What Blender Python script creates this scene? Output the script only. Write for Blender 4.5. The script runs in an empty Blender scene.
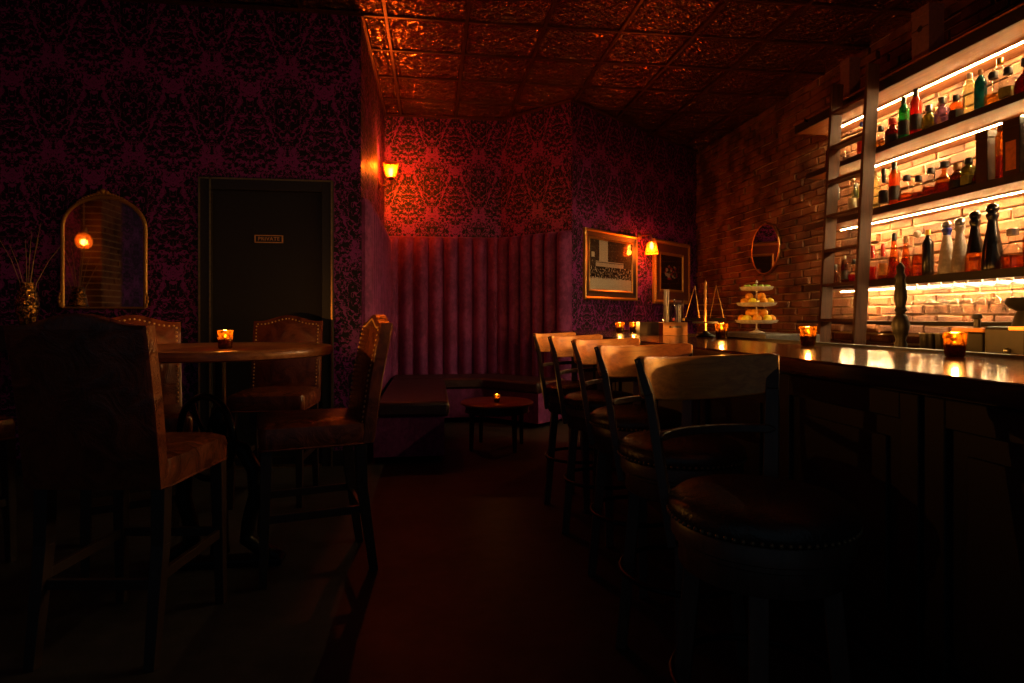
import bpy, bmesh, math, random
from mathutils import Vector, Matrix
R = math.radians
PI = math.pi
rnd = random.Random(7)
sc = bpy.context.scene
COL = sc.collection

# ------------------------------------------------------------------ shader node helpers
class E:
    """a float socket (or number) with arithmetic"""
    def __init__(s, t, v): s.t = t; s.v = v
    def _m(s, op, *a):
        n = s.t.nodes.new('ShaderNodeMath'); n.operation = op
        for i, x in enumerate((s,) + a):
            x = x.v if isinstance(x, E) else x
            if isinstance(x, (int, float)): n.inputs[i].default_value = x
            else: s.t.links.new(x, n.inputs[i])
        return E(s.t, n.outputs[0])
    def __add__(s, o): return s._m('ADD', o)
    __radd__ = __add__
    def __sub__(s, o): return s._m('SUBTRACT', o)
    def __rsub__(s, o): return (s * -1) + o
    def __mul__(s, o): return s._m('MULTIPLY', o)
    __rmul__ = __mul__
    def __truediv__(s, o): return s._m('DIVIDE', o)
    def lt(s, o): return s._m('LESS_THAN', o)
    def gt(s, o): return s._m('GREATER_THAN', o)
    def abs(s): return s._m('ABSOLUTE')
    def sin(s): return s._m('SINE')
    def cos(s): return s._m('COSINE')
    def sqrt(s): return s._m('SQRT')
    def fract(s): return s._m('FRACT')
    def max(s, o): return s._m('MAXIMUM', o)
    def min(s, o): return s._m('MINIMUM', o)
    def clamp(s): return s.max(0.0).min(1.0)
    def step(s, a, b):
        n = s.t.nodes.new('ShaderNodeMapRange'); n.interpolation_type = 'SMOOTHSTEP'
        s.t.links.new(s.v, n.inputs[0]); n.inputs[1].default_value = a; n.inputs[2].default_value = b
        return E(s.t, n.outputs[0])

class Mat:
    def __init__(s, name, base=(.5, .5, .5), rough=.5, metal=0., spec=.5, **kw):
        s.m = bpy.data.materials.new(name); s.m.use_nodes = True
        s.t = s.m.node_tree; s.t.nodes.clear()
        s.out = s.t.nodes.new('ShaderNodeOutputMaterial')
        s.p = s.t.nodes.new('ShaderNodeBsdfPrincipled')
        s.t.links.new(s.p.outputs[0], s.out.inputs[0])
        s.set('Base Color', base); s.set('Roughness', rough); s.set('Metallic', metal); s.set('Specular IOR Level', spec)
        for k, v in kw.items(): s.set(k, v)
    def set(s, k, v):
        i = s.p.inputs[k]
        if isinstance(v, E): s.t.links.new(v.v, i)
        elif isinstance(v, bpy.types.NodeSocket): s.t.links.new(v, i)
        elif isinstance(v, (tuple, list)): i.default_value = (*v, 1.)[:4]
        else: i.default_value = v
    def coord(s, which='Object'):
        n = s.t.nodes.new('ShaderNodeTexCoord'); return n.outputs[which]
    def xyz(s, which='Object'):
        n = s.t.nodes.new('ShaderNodeSeparateXYZ'); s.t.links.new(s.coord(which), n.inputs[0])
        return [E(s.t, o) for o in n.outputs]
    def vec(s, x, y, z):
        n = s.t.nodes.new('ShaderNodeCombineXYZ')
        for i, a in enumerate((x, y, z)):
            if isinstance(a, E): s.t.links.new(a.v, n.inputs[i])
            else: n.inputs[i].default_value = a
        return n.outputs[0]
    def noise(s, vec=None, scale=5., detail=3., rough=.5, dist=0., stretch=None):
        vec = vec or s.coord()
        if stretch:
            mp = s.t.nodes.new('ShaderNodeMapping'); mp.inputs['Scale'].default_value = stretch
            s.t.links.new(vec, mp.inputs[0]); vec = mp.outputs[0]
        n = s.t.nodes.new('ShaderNodeTexNoise'); s.t.links.new(vec, n.inputs['Vector'])
        n.inputs['Scale'].default_value = scale; n.inputs['Detail'].default_value = detail
        n.inputs['Roughness'].default_value = rough; n.inputs['Distortion'].default_value = dist
        return E(s.t, n.outputs['Fac'])
    def mix(s, f, a, b):
        n = s.t.nodes.new('ShaderNodeMix'); n.data_type = 'RGBA'
        if isinstance(f, E): s.t.links.new(f.v, n.inputs[0])
        else: n.inputs[0].default_value = f
        for i, c in ((6, a), (7, b)):
            if isinstance(c, (tuple, list)): n.inputs[i].default_value = (*c, 1.)[:4]
            else: s.t.links.new(c, n.inputs[i])
        return n.outputs[2]
    def bump(s, h, strength=.3, dist=.01):
        n = s.t.nodes.new('ShaderNodeBump'); n.inputs['Strength'].default_value = strength; n.inputs['Distance'].default_value = dist
        s.t.links.new(h.v, n.inputs['Height']); s.t.links.new(n.outputs[0], s.p.inputs['Normal'])
        return s

def wood(name, a, b, rough=.4, axis=1, scale=1., spec=.5, bump=.15):
    m = Mat(name, rough=rough, spec=spec)
    st = [14 * scale] * 3; st[axis] = 1.2 * scale
    n = m.noise(scale=3., detail=5., rough=.6, dist=.6, stretch=st)
    m.set('Base Color', m.mix(n.step(.3, .7), a, b)); m.bump(n, bump, .004)
    return m.m

def emit(name, col, strength):
    m = Mat(name, base=(0, 0, 0)); m.set('Emission Color', col); m.set('Emission Strength', strength); return m.m

def glass(name, tint=(1, 1, 1), gloss=.25, rough=.04, body=None, bodyf=0.):
    """thin tinted glass: light and sight pass through, tinted, with a glossy coat"""
    m = bpy.data.materials.new(name); m.use_nodes = True; t = m.node_tree; t.nodes.clear()
    o = t.nodes.new('ShaderNodeOutputMaterial'); tr = t.nodes.new('ShaderNodeBsdfTransparent')
    l2 = t.nodes.new('ShaderNodeLayerWeight'); l2.inputs[0].default_value = .5
    sq_ = t.nodes.new('ShaderNodeMath'); sq_.operation = 'POWER'; sq_.inputs[1].default_value = 2.2; t.links.new(l2.outputs['Facing'], sq_.inputs[0])
    mc = t.nodes.new('ShaderNodeMix'); mc.data_type = 'RGBA'; t.links.new(sq_.outputs[0], mc.inputs[0]); mc.inputs[6].default_value = (*tint, 1); mc.inputs[7].default_value = (*[q * .32 for q in tint], 1)
    t.links.new(mc.outputs[2], tr.inputs[0])
    gl = t.nodes.new('ShaderNodeBsdfGlossy'); gl.inputs['Roughness'].default_value = rough
    lw = t.nodes.new('ShaderNodeLayerWeight'); lw.inputs[0].default_value = .5
    pw = t.nodes.new('ShaderNodeMath'); pw.operation = 'POWER'; pw.inputs[1].default_value = 3.5; t.links.new(lw.outputs['Facing'], pw.inputs[0])
    mu = t.nodes.new('ShaderNodeMath'); mu.operation = 'MULTIPLY_ADD'; mu.inputs[1].default_value = min(.9, gloss * 3); mu.inputs[2].default_value = .03 + gloss * .1; t.links.new(pw.outputs[0], mu.inputs[0])
    mx = t.nodes.new('ShaderNodeMixShader'); t.links.new(mu.outputs[0], mx.inputs[0])
    src = tr.outputs[0]
    if body:
        d = t.nodes.new('ShaderNodeBsdfDiffuse'); d.inputs[0].default_value = (*body, 1)
        m2 = t.nodes.new('ShaderNodeMixShader'); m2.inputs[0].default_value = bodyf
        t.links.new(tr.outputs[0], m2.inputs[1]); t.links.new(d.outputs[0], m2.inputs[2]); src = m2.outputs[0]
    t.links.new(src, mx.inputs[1]); t.links.new(gl.outputs[0], mx.inputs[2]); t.links.new(mx.outputs[0], o.inputs[0])
    return m

# ------------------------------------------------------------------ mesh helpers
class MB:
    def __init__(s): s.b = bmesh.new()
    def grid(s, rows, close_u=False, close_v=False, cap0=False, cap1=False):
        V = [[s.b.verts.new(p) for p in r] for r in rows]
        n = len(V); k = len(V[0])
        for i in range(n - (0 if close_v else 1)):
            for j in range(k - (0 if close_u else 1)):
                q = (V[i][j], V[i][(j + 1) % k], V[(i + 1) % n][(j + 1) % k], V[(i + 1) % n][j])
                try: s.b.faces.new(q)
                except ValueError: pass
        if cap0: s.b.faces.new(list(reversed(V[0])))
        if cap1: s.b.faces.new(V[-1])
        return s
    def box(s, x0, x1, y0, y1, z0, z1, bev=0., M=None):
        vs = [s.b.verts.new(p) for p in ((x0, y0, z0), (x1, y0, z0), (x1, y1, z0), (x0, y1, z0), (x0, y0, z1), (x1, y0, z1), (x1, y1, z1), (x0, y1, z1))]
        fs = [s.b.faces.new([vs[i] for i in q]) for q in ((3, 2, 1, 0), (4, 5, 6, 7), (0, 1, 5, 4), (1, 2, 6, 5), (2, 3, 7, 6), (3, 0, 4, 7))]
        if bev:
            es = list({e for f in fs for e in f.edges})
            r = bmesh.ops.bevel(s.b, geom=es, offset=bev, segments=2, affect='EDGES', profile=.5)
            vs = list({v for f in r['faces'] for v in f.verts} | {v for v in vs if v.is_valid})
        if M is not None: bmesh.ops.transform(s.b, matrix=M, verts=vs)
        return s
    def lathe(s, prof, n=24, o=(0, 0, 0), sq=0., rot=0.):
        rows = []
        for r, z in prof:
            row = []
            for i in range(n):
                a = 2 * PI * i / n + rot
                k = 1.
                if sq:
                    c, d = abs(math.cos(a)), abs(math.sin(a)); p = sq
                    k = 1. / ((c ** p + d ** p) ** (1 / p))
                row.append((o[0] + r * k * math.cos(a), o[1] + r * k * math.sin(a), o[2] + z))
            rows.append(row)
        return s.grid(rows, close_u=True, cap0=True, cap1=True)
    def tube(s, pts, r, n=10, closed=False, flat=None):
        pts = [Vector(p) for p in pts]; k = len(pts); rows = []
        rr = r if isinstance(r, (list, tuple)) else [r] * k
        up0 = None
        for i, p in enumerate(pts):
            if closed: d = pts[(i + 1) % k] - pts[i - 1]
            else: d = pts[min(i + 1, k - 1)] - pts[max(i - 1, 0)]
            d.normalize()
            if up0 is None:
                up0 = Vector((0, 0, 1)) if abs(d.z) < .9 else Vector((0, 1, 0))
            u = up0 - d * up0.dot(d); u.normalize(); w = d.cross(u); up0 = u
            fl = flat or (1, 1)
            rows.append([tuple(p + (u * math.cos(2 * PI * j / n) * fl[0] + w * math.sin(2 * PI * j / n) * fl[1]) * rr[i]) for j in range(n)])
        return s.grid(rows, close_u=True, close_v=closed, cap0=not closed, cap1=not closed)
    def beam(s, p0, p1, a0, b0, a1=None, b1=None, ax=(1, 0, 0)):
        """square bar from p0 to p1, half sizes a (along ax) and b"""
        a1 = a0 if a1 is None else a1; b1 = b0 if b1 is None else b1
        p0, p1 = Vector(p0), Vector(p1); d = (p1 - p0).normalized(); u = Vector(ax); u = (u - d * u.dot(d)).normalized(); w = d.cross(u)
        rows = [[tuple(p + u * (sx * a) + w * (sy * b)) for sx, sy in ((1, 1), (-1, 1), (-1, -1), (1, -1))] for p, a, b in ((p0, a0, b0), (p1, a1, b1))]
        return s.grid(rows, close_u=True, cap0=True, cap1=True)
    def prism(s, poly, y0, y1):
        """polygon in x,z extruded along y"""
        n = len(poly)
        return s.grid([[(x, y0, z) for x, z in poly], [(x, y1, z) for x, z in poly]], close_u=True, cap0=True, cap1=True)
    def ball(s, c, r, n=10, sc=(1, 1, 1)):
        M = Matrix.Translation(c) @ Matrix.Diagonal((*[r * q for q in sc], 1))
        bmesh.ops.create_uvsphere(s.b, u_segments=n, v_segments=max(6, n * 2 // 3), radius=1., matrix=M); return s
    def build(s, name, mat, parent=None, smooth=None, bevel=0., loc=None, rotz=0.):
        bmesh.ops.recalc_face_normals(s.b, faces=s.b.faces)
        me = bpy.data.meshes.new(name); s.b.to_mesh(me); s.b.free()
        if mat is not None: me.materials.append(mat)
        if smooth is not None:
            for p in me.polygons: p.use_smooth = True
            me.set_sharp_from_angle(angle=R(smooth))
        o = bpy.data.objects.new(name, me); COL.objects.link(o)
        if parent: o.parent = parent
        if loc is not None: o.location = loc
        if rotz: o.rotation_euler.z = rotz
        if bevel:
            md = o.modifiers.new('edge', 'BEVEL'); md.width = bevel; md.segments = 2; md.limit_method = 'ANGLE'; md.angle_limit = R(40)
        return o

def tag(o, label=None, cat=None, group=None, kind=None):
    if label: o['label'] = label
    if cat: o['category'] = cat
    if group: o['group'] = group
    if kind: o['kind'] = kind
    return o
def thing(name, label, cat, loc=(0, 0, 0), rotz=0., group=None):
    o = bpy.data.objects.new(name, None); COL.objects.link(o); o.location = loc; o.rotation_euler.z = rotz
    o.empty_display_size = .1
    return tag(o, label, cat, group)
def structure(o): o['kind'] = 'structure'; return o
def dup(root, loc, rotz=0., label=None, group=None):
    r = root.copy(); COL.objects.link(r); r.location = loc; r.rotation_euler.z = rotz
    if label: r['label'] = label
    if group: r['group'] = group
    for ch in list(root.children):
        c = ch.copy(); COL.objects.link(c); c.parent = r
        for g in list(ch.children):
            d = g.copy(); COL.objects.link(d); d.parent = c
    return r
def lamp(name, loc, col, watt, rad, parent=None):
    l = bpy.data.lights.new(name, 'POINT'); l.color = col; l.energy = watt; l.shadow_soft_size = rad
    o = bpy.data.objects.new(name, l); COL.objects.link(o); o.location = loc
    if parent: o.parent = parent
    return o

# ------------------------------------------------------------------ numbers to tune
LED_COL, LED_STR = (1., .62, .26), 380.
SCONCE_COL, SCONCE_W = (1., .17, .014), 32.
CANDLE_COL, CANDLE_W = (1., .36, .05), 11.
HC = 3.62                       # ceiling height
YD, XP = 5.0, -.565             # wall with the door, corner of the niche
XB = 3.9                        # brick wall

# ------------------------------------------------------------------ materials
def damask(name, ink, ground):
    m = Mat(name, spec=.35)
    x, y, z = m.xyz()
    p = x / .565; q = z / .72
    a = ((p.fract() - .5).abs() * 2.)
    cq = (q * (2 * PI)).cos(); sq = (q * (2 * PI)).sin()
    n1 = m.noise(m.vec(a * 1.4, cq * .573, sq * .573), 3.3, 1.2, .5, 1.3)
    n2 = m.noise(m.vec(a * 1.4, cq * .573 + 7., sq * .573), 5.6, 1., .5, .9)
    cp = (p * (2 * PI)).cos()
    g = cp * 1.0 + (q * (2 * PI) + cp * .9).cos() * .9 + (n1 - .5) * 1.6
    line = (g.abs()).lt(.16)
    ring = ((g - .95).abs()).lt(.12)
    fil = ((n1 - .5).abs()).lt(.022)
    leaf = (n2.gt(.60)) * (g.lt(.75))
    ink_f = line.max(fil).max(ring * n2.gt(.44)).max(leaf)
    hole = (n2 - .5).abs().lt(.018)
    ink_f = ink_f * (1. - hole)
    m.set('Base Color', m.mix(ink_f, ground, ink))
    m.set('Roughness', .62 - ink_f * .2)
    m.bump(ink_f, .25, .002)
    return m.m
M_paper = damask('damask wallpaper', (.225, .026, .235), (.005, .0035, .007))

def brickmat():
    m = Mat('brick', rough=.75, spec=.3)
    n = m.noise(scale=3.5, detail=2.); f = m.noise(scale=60., detail=4., rough=.7)
    c = m.mix(n.step(.35, .65), (.065, .024, .011), (.21, .085, .035))
    m.set('Base Color', m.mix(f.step(.58, .8), c, (.42, .27, .14)))
    m.bump(f, .7, .006); return m.m
M_brick = brickmat()
def plain(name, col, rough=.5, metal=0., spec=.5, bump=0., bs=40.):
    m = Mat(name, col, rough, metal, spec)
    n = m.noise(scale=bs, detail=3.)
    c2 = tuple(x * .72 for x in col)
    m.set('Base Color', m.mix(n.step(.35, .7), col, c2))
    if bump: m.bump(n, bump, .004)
    return m.m
M_mortar = plain('mortar', (.46, .35, .22), .95, bump=.5, bs=80)
M_black = plain('black paint', (.018, .018, .019), .45)
M_blackgloss = plain('black gloss', (.010, .010, .011), .18)
M_blackmetal = plain('black iron', (.022, .021, .021), .38, .9, bump=.15, bs=90)
M_door = plain('door paint', (.008, .009, .010), .55)
M_brass = plain('aged brass', (.62, .36, .12), .32, 1.)
M_gold = plain('gilt wood', (.55, .30, .07), .38, .7, bump=.5, bs=120)
M_steel = plain('steel', (.55, .55, .55), .28, 1.)
M_white = plain('white paper', (.75, .70, .62), .7)
M_wax = plain('candle wax', (.8, .62, .35), .6)
M_crest = wood('oak stool wood', (.82, .31, .05), (.56, .17, .028), .34, axis=0, scale=1.6)
M_stoolleg = wood('dark stool wood', (.085, .045, .03), (.05, .026, .018), .42, axis=2)
M_shelfwood = wood('shelf planks', (.30, .115, .034), (.15, .052, .016), .5, axis=1)
M_shelfedge = plain('black shelf edge', (.012, .011, .010), .5)
M_ladder = wood('ladder wood', (.085, .034, .014), (.045, .018, .009), .55, axis=2, spec=.25)
M_bartop = wood('polished bar wood', (.085, .036, .017), (.045, .019, .010), .12, axis=1, spec=.32, bump=.02)
M_barfront = wood('dark bar panel', (.010, .009, .009), (.007, .006, .006), .55, axis=2)
M_tabletop = wood('pub table wood', (.34, .14, .06), (.18, .07, .03), .3, axis=0, bump=.05)
M_chairleg = wood('espresso chair wood', (.030, .018, .013), (.02, .012, .009), .38, axis=2)
M_console = wood('black console wood', (.022, .018, .016), (.014, .012, .01), .5, axis=0)
M_crate = wood('honey wood', (.78, .32, .07), (.58, .21, .04), .5, axis=0)
def leather(name, a, b, rough):
    m = Mat(name, rough=rough, spec=.5)
    n = m.noise(scale=9., detail=5., rough=.62, dist=.9); g = m.noise(scale=260., detail=1.)
    m.set('Base Color', m.mix(n.step(.38, .66), a, b)); m.bump(n + g * .1, .6, .016); return m.m
M_leather = leather('brown leather', (.17, .045, .018), (.075, .019, .009), .25)
M_seatleather = leather('black leather', (.030, .020, .017), (.02, .014, .012), .27)
M_bench = leather('dark bench vinyl', (.040, .020, .028), (.026, .013, .018), .42)
M_nail = plain('brass nailhead', (.80, .50, .2), .38, .55)
def velvet():
    m = Mat('purple velvet', rough=.75, spec=.25)
    n = m.noise(scale=24., detail=5., rough=.7, stretch=(1, 1, .7)); k = m.noise(scale=5., detail=2.)
    m.set('Base Color', m.mix((n * .6 + k * .4).step(.4, .62), (.105, .018, .10), (.215, .042, .19)))
    m.set('Sheen Weight', .6); m.set('Sheen Roughness', .4); m.set('Sheen Tint', (.6, .2, .5))
    m.bump(n, .35, .01); return m.m
M_velvet = velvet()
def floormat():
    m = Mat('stained concrete', rough=.5, spec=.18)
    n = m.noise(scale=1.3, detail=5., rough=.65); f = m.noise(scale=14., detail=4.)
    m.set('Base Color', m.mix((n * .7 + f * .3).step(.38, .64), (.050, .047, .044), (.028, .026, .025)))
    m.set('Roughness', .42 + n * .2); m.bump(f, .15, .004); return m.m
M_floor = floormat()
def ceilmat():
    m = Mat('embossed tin ceiling', (.02, .01, .008), .13, 1., .5)
    x, y, z = m.xyz()
    fx = (((x + .37) / .655).fract() - .5) * 2.; fy = (((y - .02) / .627).fract() - .5) * 2.
    ax, ay = fx.abs(), fy.abs()
    r = (fx * fx + fy * fy).sqrt()
    ring = (r * 19.).sin() * .5
    orn = m.noise(m.vec(ax * 1.0, ay * 1.0, 0.), 4.2, 2., .55, 1.6)
    bead = ((ax * 44.).sin() * (ay * 44.).sin())
    rim = ax.max(ay)
    sel = orn.step(.40, .58)
    hgt = ring * .35 + sel * 1.0 + bead * .10 + (rim * 30.).sin() * .15 * rim.gt(.8)
    m.bump(hgt, 1., .015)
    n = m.noise(scale=2., detail=3.)
    m.set('Base Color', m.mix(n, (.46, .21, .09), (.28, .12, .055)))
    return m.m
M_ceil = ceilmat()
M_tbar = plain('ceiling grid metal', (.11, .035, .02), .4, .7)
M_led = emit('warm led strip', (1., .70, .38), 1.)
M_led.node_tree.nodes['Principled BSDF'].inputs['Emission Color'].default_value = (*LED_COL, 1)
M_led.node_tree.nodes['Principled BSDF'].inputs['Emission Strength'].default_value = LED_STR
M_bulb = emit('glowing bulb', (1., .50, .12), 40.)
M_flame = emit('candle flame', (1., .55, .14), 150.)
M_shade = glass('amber ribbed glass', (1., .60, .22), .18, .08, (1., .42, .07), .34)
M_amber = glass('amber spirit', (.86, .36, .09), .12, body=(.50, .14, .02), bodyf=.12)
M_clear = glass('clear glass', (.93, .93, .90), .22)
M_pane = glass('picture glass', (.97, .97, .97), .16, .03)
def mercury():
    m = bpy.data.materials.new('gold mercury glass'); m.use_nodes = True; t = m.node_tree; t.nodes.clear()
    o = t.nodes.new('ShaderNodeOutputMaterial'); tr = t.nodes.new('ShaderNodeBsdfTransparent'); tr.inputs[0].default_value = (.50, .28, .07, 1)
    tl = t.nodes.new('ShaderNodeBsdfTranslucent'); tl.inputs[0].default_value = (.09, .05, .012, 1)
    gl = t.nodes.new('ShaderNodeBsdfGlossy'); gl.inputs[0].default_value = (.45, .25, .07, 1); gl.inputs['Roughness'].default_value = .2
    c = t.nodes.new('ShaderNodeTexCoord'); v = t.nodes.new('ShaderNodeTexVoronoi'); v.inputs['Scale'].default_value = 70
    t.links.new(c.outputs['Object'], v.inputs['Vector'])
    mr = t.nodes.new('ShaderNodeMapRange'); mr.inputs[1].default_value = .25; mr.inputs[2].default_value = .6; mr.inputs[3].default_value = .45; mr.inputs[4].default_value = .95
    t.links.new(v.outputs['Distance'], mr.inputs[0])
    a = t.nodes.new('ShaderNodeMixShader'); a.inputs[0].default_value = .55; t.links.new(tl.outputs[0], a.inputs[1]); t.links.new(gl.outputs[0], a.inputs[2])
    b = t.nodes.new('ShaderNodeMixShader'); t.links.new(mr.outputs[0], b.inputs[0]); t.links.new(tr.outputs[0], b.inputs[1]); t.links.new(a.outputs[0], b.inputs[2])
    t.links.new(b.outputs[0], o.inputs[0]); return m
M_votive = mercury()
def vaseglass():
    m = Mat('hammered gold glass', (.72, .38, .10), .22, 1.)
    n = m.noise(scale=45., detail=2., dist=1.); m.bump(n, 1., .02); m.set('Base Color', m.mix(n.step(.42, .56), (.85, .46, .12), (.10, .04, .015))); return m.m
M_vase = vaseglass()
M_mirror = Mat('mirror glass', (.75, .75, .75), .03, 1.).m

# ------------------------------------------------------------------ room shell
mb = MB(); mb.box(-4.6, 4.1, -1.2, 9.2, -.1, 0); structure(mb.build('floor', M_floor))
mb = MB(); mb.box(-4.6, 4.1, -1.2, 9.2, HC, HC + .1); structure(mb.build('ceiling', M_ceil))
def wall(name, p, q, mat, th=.12, z0=0., z1=HC, back=1):
    """wall whose room face runs from p to q (room on the left hand of p->q when back=1)"""
    p, q = Vector((*p, 0)), Vector((*q, 0)); d = q - p; L = d.length
    mb = MB(); mb.box(0, L, 0 if back > 0 else -th, th if back > 0 else 0, z0, z1)
    return structure(mb.build(name, mat, loc=p, rotz=math.atan2(d.y, d.x)))
DX0, DX1, DZ = -1.79, -.775, 2.26    # door opening with its casing
mb = MB()
mb.box(-4.4, DX0 + .04, YD, YD + .12, 0, HC); mb.box(DX1 - .04, XP, YD, YD + .12, 0, HC); mb.box(DX0 + .04, DX1 - .04, YD, YD + .12, DZ - .04, HC)
structure(mb.build('wall_front', M_paper))
wall('wall_niche', (XP, 7.45), (XP, YD + .12), M_paper, .12, back=-1)
wall('wall_back', (XP, 7.45), (.84, 7.45), M_paper)
P1, P2, P3 = (.84, 7.45), (1.554, 6.68), (XB + .1, 8.70)
wall('wall_angled', P1, P2, M_paper)
wall('wall_picture', P2, P3, M_paper)
wall('wall_left', (-4.4, -1.0), (-4.4, YD), M_paper, back=1)
# brick wall, every brick a separate raised block in the one wall mesh
mb = MB(); mb.box(XB + .010, XB + .15, -1.2, 8.75, 0, HC); structure(mb.build('wall_right', M_mortar))
mb = MB(); ch, bl, g = .0805, .245, .011
row = 0; z = .88
while z < HC - .02:
    y = 2.2 - (bl / 2 if row % 2 else 0)
    while y < 8.66:
        j = rnd.uniform(-.006, .006); L = bl - g + rnd.uniform(-.014, .006); dz = rnd.uniform(-.005, .005)
        x = XB - rnd.uniform(0, .018) - (.014 if rnd.random() < .15 else 0)
        z1 = min(z + ch - g + rnd.uniform(-.006, .003), HC)
        a, b_ = y + j, min(y + j + L, 8.70)
        t0, t1 = rnd.uniform(-.006, .006), rnd.uniform(-.006, .006)
        back = [(XB + .02, a, z + dz), (XB + .02, b_, z + dz), (XB + .02, b_, z1), (XB + .02, a, z1)]
        k = .007
        front0 = [(x + t0, a, z + dz), (x + t1, b_, z + dz), (x + t1, b_, z1), (x + t0, a, z1)]
        q = lambda: rnd.uniform(.5, 1.8) * k
        front = [(x + t0 - .006, a + q(), z + dz + q()), (x + t1 - .006, b_ - q(), z + dz + q()), (x + t1 - .006, b_ - q(), z1 - q()), (x + t0 - .006, a + q(), z1 - q())]
        mb.grid([back, front0, front], close_u=True, cap1=True)
        y += bl
    z += ch; row += 1
tag(mb.build('brick_wall_face', M_brick), kind='structure')

# ceiling grid: runners both ways
mb = MB()
for k in range(-7, 7):
    x = -.37 + .655 * k
    if -4.4 < x < XB: structure(MB().box(x - .012, x + .012, -1.1, 8.7, HC - .014, HC + .01).build('trim_%d' % (k + 8), M_tbar))
mb.b.free()
for k in range(-1, 14):
    y = .02 + .627 * k
    structure(MB().box(-4.4, XB, y - .012, y + .012, HC - .012, HC + .01).build('trim_%d' % (k + 20), M_tbar))
# slim cornice lines where walls meet the ceiling
def runline(name, p, q, z, r, mat, off=.012):
    p, q = Vector((*p, z)), Vector((*q, z)); d = (q - p).normalized(); n = Vector((d.y, -d.x, 0)) * off
    return structure(MB().beam(p + n, q + n, r, r, ax=(0, 0, 1)).build(name, mat))
runline('trim_40', (-4.4, YD), (XP, YD), HC - .02, .012, M_tbar)
runline('trim_41', (XP, 7.45), P1, HC - .02, .012, M_tbar)
runline('trim_42', P1, P2, HC - .02, .012, M_tbar)
runline('trim_43', P2, (XB, 8.6), HC - .02, .012, M_tbar)
MBs = MB().beam((XP + .012, YD, HC - .02), (XP + .012, 7.45, HC - .02), .012, .012, ax=(0, 0, 1)); structure(MBs.build('trim_44', M_tbar))
for nm, p, q in (('baseboard_front', (-4.4, YD), (DX0, YD)), ('baseboard_corner', (DX1, YD), (XP, YD)), ('baseboard_picture', P2, (XB, 8.6))):
    p_, q_ = Vector((*p, 0)), Vector((*q, 0)); d = q_ - p_
    structure(MB().box(0, d.length, -.02, 0, 0, .12).build(nm, M_black, loc=p_, rotz=math.atan2(d.y, d.x)))

# door
dr = MB().box(DX0 + .09, DX1 - .09, YD + .03, YD + .075, .012, DZ - .09).build('door_1', M_door); structure(dr)
f = MB()
for x0, x1 in ((DX0, DX0 + .09), (DX1 - .09, DX1)): f.box(x0, x1, YD - .025, YD + .10, 0, DZ)
f.box(DX0 + .09, DX1 - .09, YD - .025, YD + .10, DZ - .09, DZ)
f.build('door_frame', M_black, dr, bevel=.004)
f = MB()
for x in (DX0 + .092, DX0 + .012, DX1 - .012): f.box(x - .006, x + .006, YD - .034, YD - .024, 0, DZ)
f.box(DX0 + .012, DX1 - .012, YD - .034, YD - .024, DZ - .012, DZ)
tag(f.build('door_trim', M_brass, dr), 'slim brass bead along the door frame')
MB().box(DX0 + .09, DX1 - .09, YD - .03, YD + .09, 0, .012).build('threshold', M_brass, dr)
MB().lathe([(.0, 0), (.026, 0), (.03, .012), (.012, .02), (.012, .045), (.028, .055), (.03, .07), (.0, .08)], 16).build('door_handle', M_blackmetal, dr, 40, loc=(DX0 + .155, YD + .03, 1.0)).rotation_euler.x = R(90)
sg = thing('door_sign', 'small dark plaque with gold lettering on the black door', 'sign', (-1.275, YD + .018, 1.795))
MB().box(-.108, .108, 0, .012, -.030, .030).build('plaque', M_black, sg)
f = MB()
f.box(-.108, .108, -.004, .002, .024, .030); f.box(-.108, .108, -.004, .002, -.030, -.024); f.box(.098, .108, -.004, .002, -.03, .03); f.box(-.108, -.100, -.004, .002, -.03, .03)
M_leaf = plain('gold leaf', (.80, .42, .16), .5)
f.build('plaque_border', M_leaf, sg)
cu = bpy.data.curves.new('lettering', 'FONT'); cu.body = 'PRIVATE'; cu.size = .040; cu.align_x = 'CENTER'; cu.align_y = 'CENTER'; cu.extrude = .002; cu.space_character = 1.12
cu.materials.append(M_leaf)
tf = bpy.data.objects.new('text_source', cu); COL.objects.link(tf); bpy.context.view_layer.update()
lm = bpy.data.meshes.new_from_object(tf.evaluated_get(bpy.context.evaluated_depsgraph_get())); bpy.data.objects.remove(tf)
to = bpy.data.objects.new('lettering', lm); COL.objects.link(to); to.parent = sg; to.rotation_euler.x = R(90); to.location = (0, -.002, 0)

# ------------------------------------------------------------------ banquette
def channel_panel(L, zt, zb=.46, cw=.178, dep=.10):
    """upright rolls: local x along the wall, -y to the room; bulging and rounded over at the top"""
    n = max(1, round(L / cw)); w = L / n; xs = []
    for c in range(n):
        for k in range(0 if c == 0 else 1, 9):
            u = k / 8; xs.append(((c + u) * w, .03 + dep * math.sin(PI * u) ** .7))
    rows = []
    for z, f in ((zb, 1), (.8, 1.0), (1.1, 1.0), (1.4, 1), (1.7, 1), (zt - .10, 1), (zt - .04, .86), (zt - .012, .6), (zt, .25), (zt, 0)):
        rows.append([(x, -d * f, z) for x, d in xs])
    rows.insert(0, [(x, 0, zb) for x, d in xs])
    mb = MB(); mb.grid(rows)
    # flat back and ends
    mb.box(0, L, -.03, -.002, zb, zt - .02)
    return mb
bq = thing('banquette', 'tall channel-tufted purple velvet corner banquette with dark bench seats', 'banquette', (0, 0, 0))
def seg(p, q, zt):
    p, q = Vector((*p, 0)), Vector((*q, 0)); d = q - p
    return p, d.length, math.atan2(d.y, d.x)
ZT = 2.15
p, L, a = seg((XP, 7.45), (.84, 7.45), ZT)
channel_panel(L, ZT).build('backrest', M_velvet, bq, 50, loc=p, rotz=a)
p, L, a = seg(P1, P2, ZT)
channel_panel(L, ZT).build('backrest', M_velvet, bq, 50, loc=p, rotz=a)
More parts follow.
